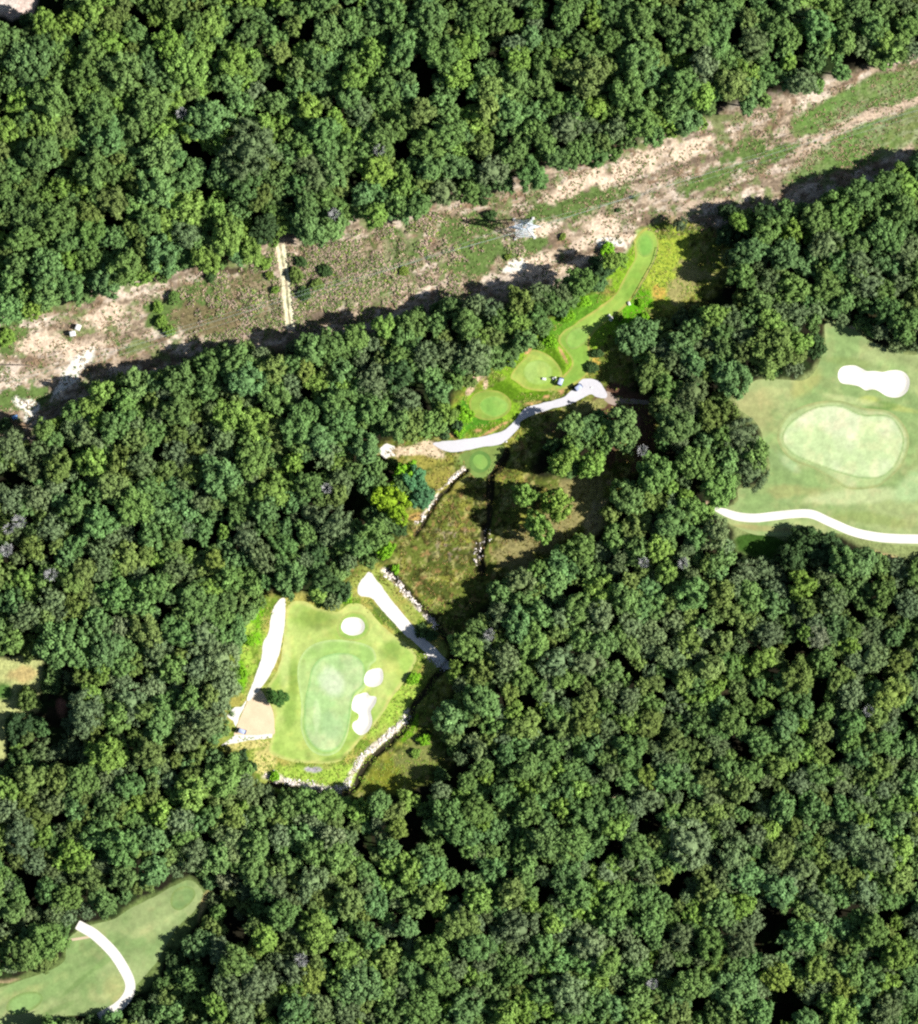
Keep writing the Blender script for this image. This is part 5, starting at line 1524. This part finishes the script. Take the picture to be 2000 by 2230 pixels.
def bench(px, py, rz, label):
    x, y = W((px, py))
    r_ = empty('bench', x, y, rz, label=label, category='bench', group='white benches on the round tee')
    part('seat', [box(0, (k - 1) * .16, .45, 1.1, .13, .05, .01) for k in range(4)], M_WHITE, r_)
    part('backrest', [box(0, .4, .6 + k * .17, 1.1, .05, .13, .01) for k in range(3)], M_WHITE, r_)
    for sx in (-1, 1):
        part('leg', [box(sx * .45, .1, .21, .07, .5, .42)], M_WHITE, r_)
    return r_


bench(1185, 826, math.radians(-10), 'white bench on the round tee, further left of the two')
bench(1208, 825, math.radians(20), 'white bench on the round tee, nearer the golf cart')


def cabinet(px, py, rz, label, h=1.5):
    x, y = W((px, py))
    r_ = empty('utility_box', x, y, rz, label=label, category='utility box', group='white boxes in the corridor')
    part('plinth', [box(0, 0, .05, 1.6, 1.4, .2, .03)], M_CONC, r_)
    part('cabinet', [box(0, 0, h / 2 + .15, 1.35, 1.15, h, .03)], M_WHITE, r_)
    part('lid', [box(0, 0, h + .2, 1.5, 1.3, .1, .04)], M_WHITE, r_)
    part('door', [box(0, -.59, h / 2 + .15, 1.1, .03, h - .2, .01)], M_WHITE, r_)
    return r_


cabinet(159, 727, 0.2, 'white utility box in the corridor, lower left of the pair')
cabinet(171, 713, 1.2, 'white utility box in the corridor, upper right of the pair', 1.2)

# blue drum-like water tank by the left gravel corner
x, y = W((34, 909))
r_ = empty('water_tank', x, y, 0.3, label='blue water tank beside the white gravel at the left border', category='water tank')
part('tank', [tube([(-.75, 0, .8), (-.7, 0, .8), (.7, 0, .8), (.75, 0, .8)], [0.45, 0.62, 0.62, 0.45], 16)], M_BLUE, r_, True)
part('cradle', [box(-.4, 0, .15, .15, 1.1, .35), box(.4, 0, .15, .15, 1.1, .35)], M_WOOD, r_)
part('fill_cap', [tube([(0, 0, 1.38), (0, 0, 1.55)], [0.16, 0.15], 10)], M_BLACK, r_)

# fallen pole on the left of the corridor
x, y = W((32, 795))
r_ = empty('fallen_pole', x, y, math.radians(-1), label='long dark pole lying level in the brush at the left border', category='pole')
part('shaft', [tube([(-6.5, 0, .3), (0, .05, .32), (4.3, 0, .28)], [0.2, 0.17, 0.13], 8)], M_WOOD, r_, True)
part('crosspiece', [box(-4.5, 0, .5, .14, 1.6, .12)], M_WOOD, r_)


# white posts / markers along the tee strip edge
def marker(px, py, label, s_=1.0):
    x, y = W((px, py))
    r_ = empty('stone_block', x, y, px * .1, label=label, category='stone block', group='white stone blocks at the tee strip')
    part('block', [box(0, 0, .25 * s_, 1.0 * s_, .7 * s_, .5 * s_, .08)], M_WHITE, r_)
    part('slab', [box(0, 0, .53 * s_, .8 * s_, .55 * s_, .06 * s_, .02)], M_CONC, r_)


marker(1370, 661, 'white stone block on the right rim of the tee strip, upper one')
marker(1331, 694, 'white stone block on the right rim of the tee strip, larger lower one', 1.3)
marker(1326, 687, 'white stone block up and left of the larger lower one', 0.8)
marker(1103, 962, 'small white stone block on the grass under the gravel path', 0.6)
marker(1288, 844, 'small stone block in the middle of the gravel path bend', 0.5)
# thin edging fence along the tee strip
fx = spline([(1432, 540), (1424, 570), (1412, 592), (1392, 628), (1380, 650)], False, 5)
fw = W(fx)
r_ = empty('rail_fence', fw[0][0], fw[0][1], 0, label='low dark timber rail along the right side of the tee strip', category='fence')
oz = r_.location.z
pts3 = [(p[0] - fw[0][0], p[1] - fw[0][1], height(p[:1], p[1:])[0] - oz) for p in fw]
part('rail', [tube([(a, b, c + .55) for a, b, c in pts3], [0.07] * len(pts3), 5)], M_WOOD, r_)
for a, b, c in pts3[::3]:
    part('post', [bar((a, b, c - .1), (a, b, c + .7), 0.08, 6)], M_WOOD, r_)
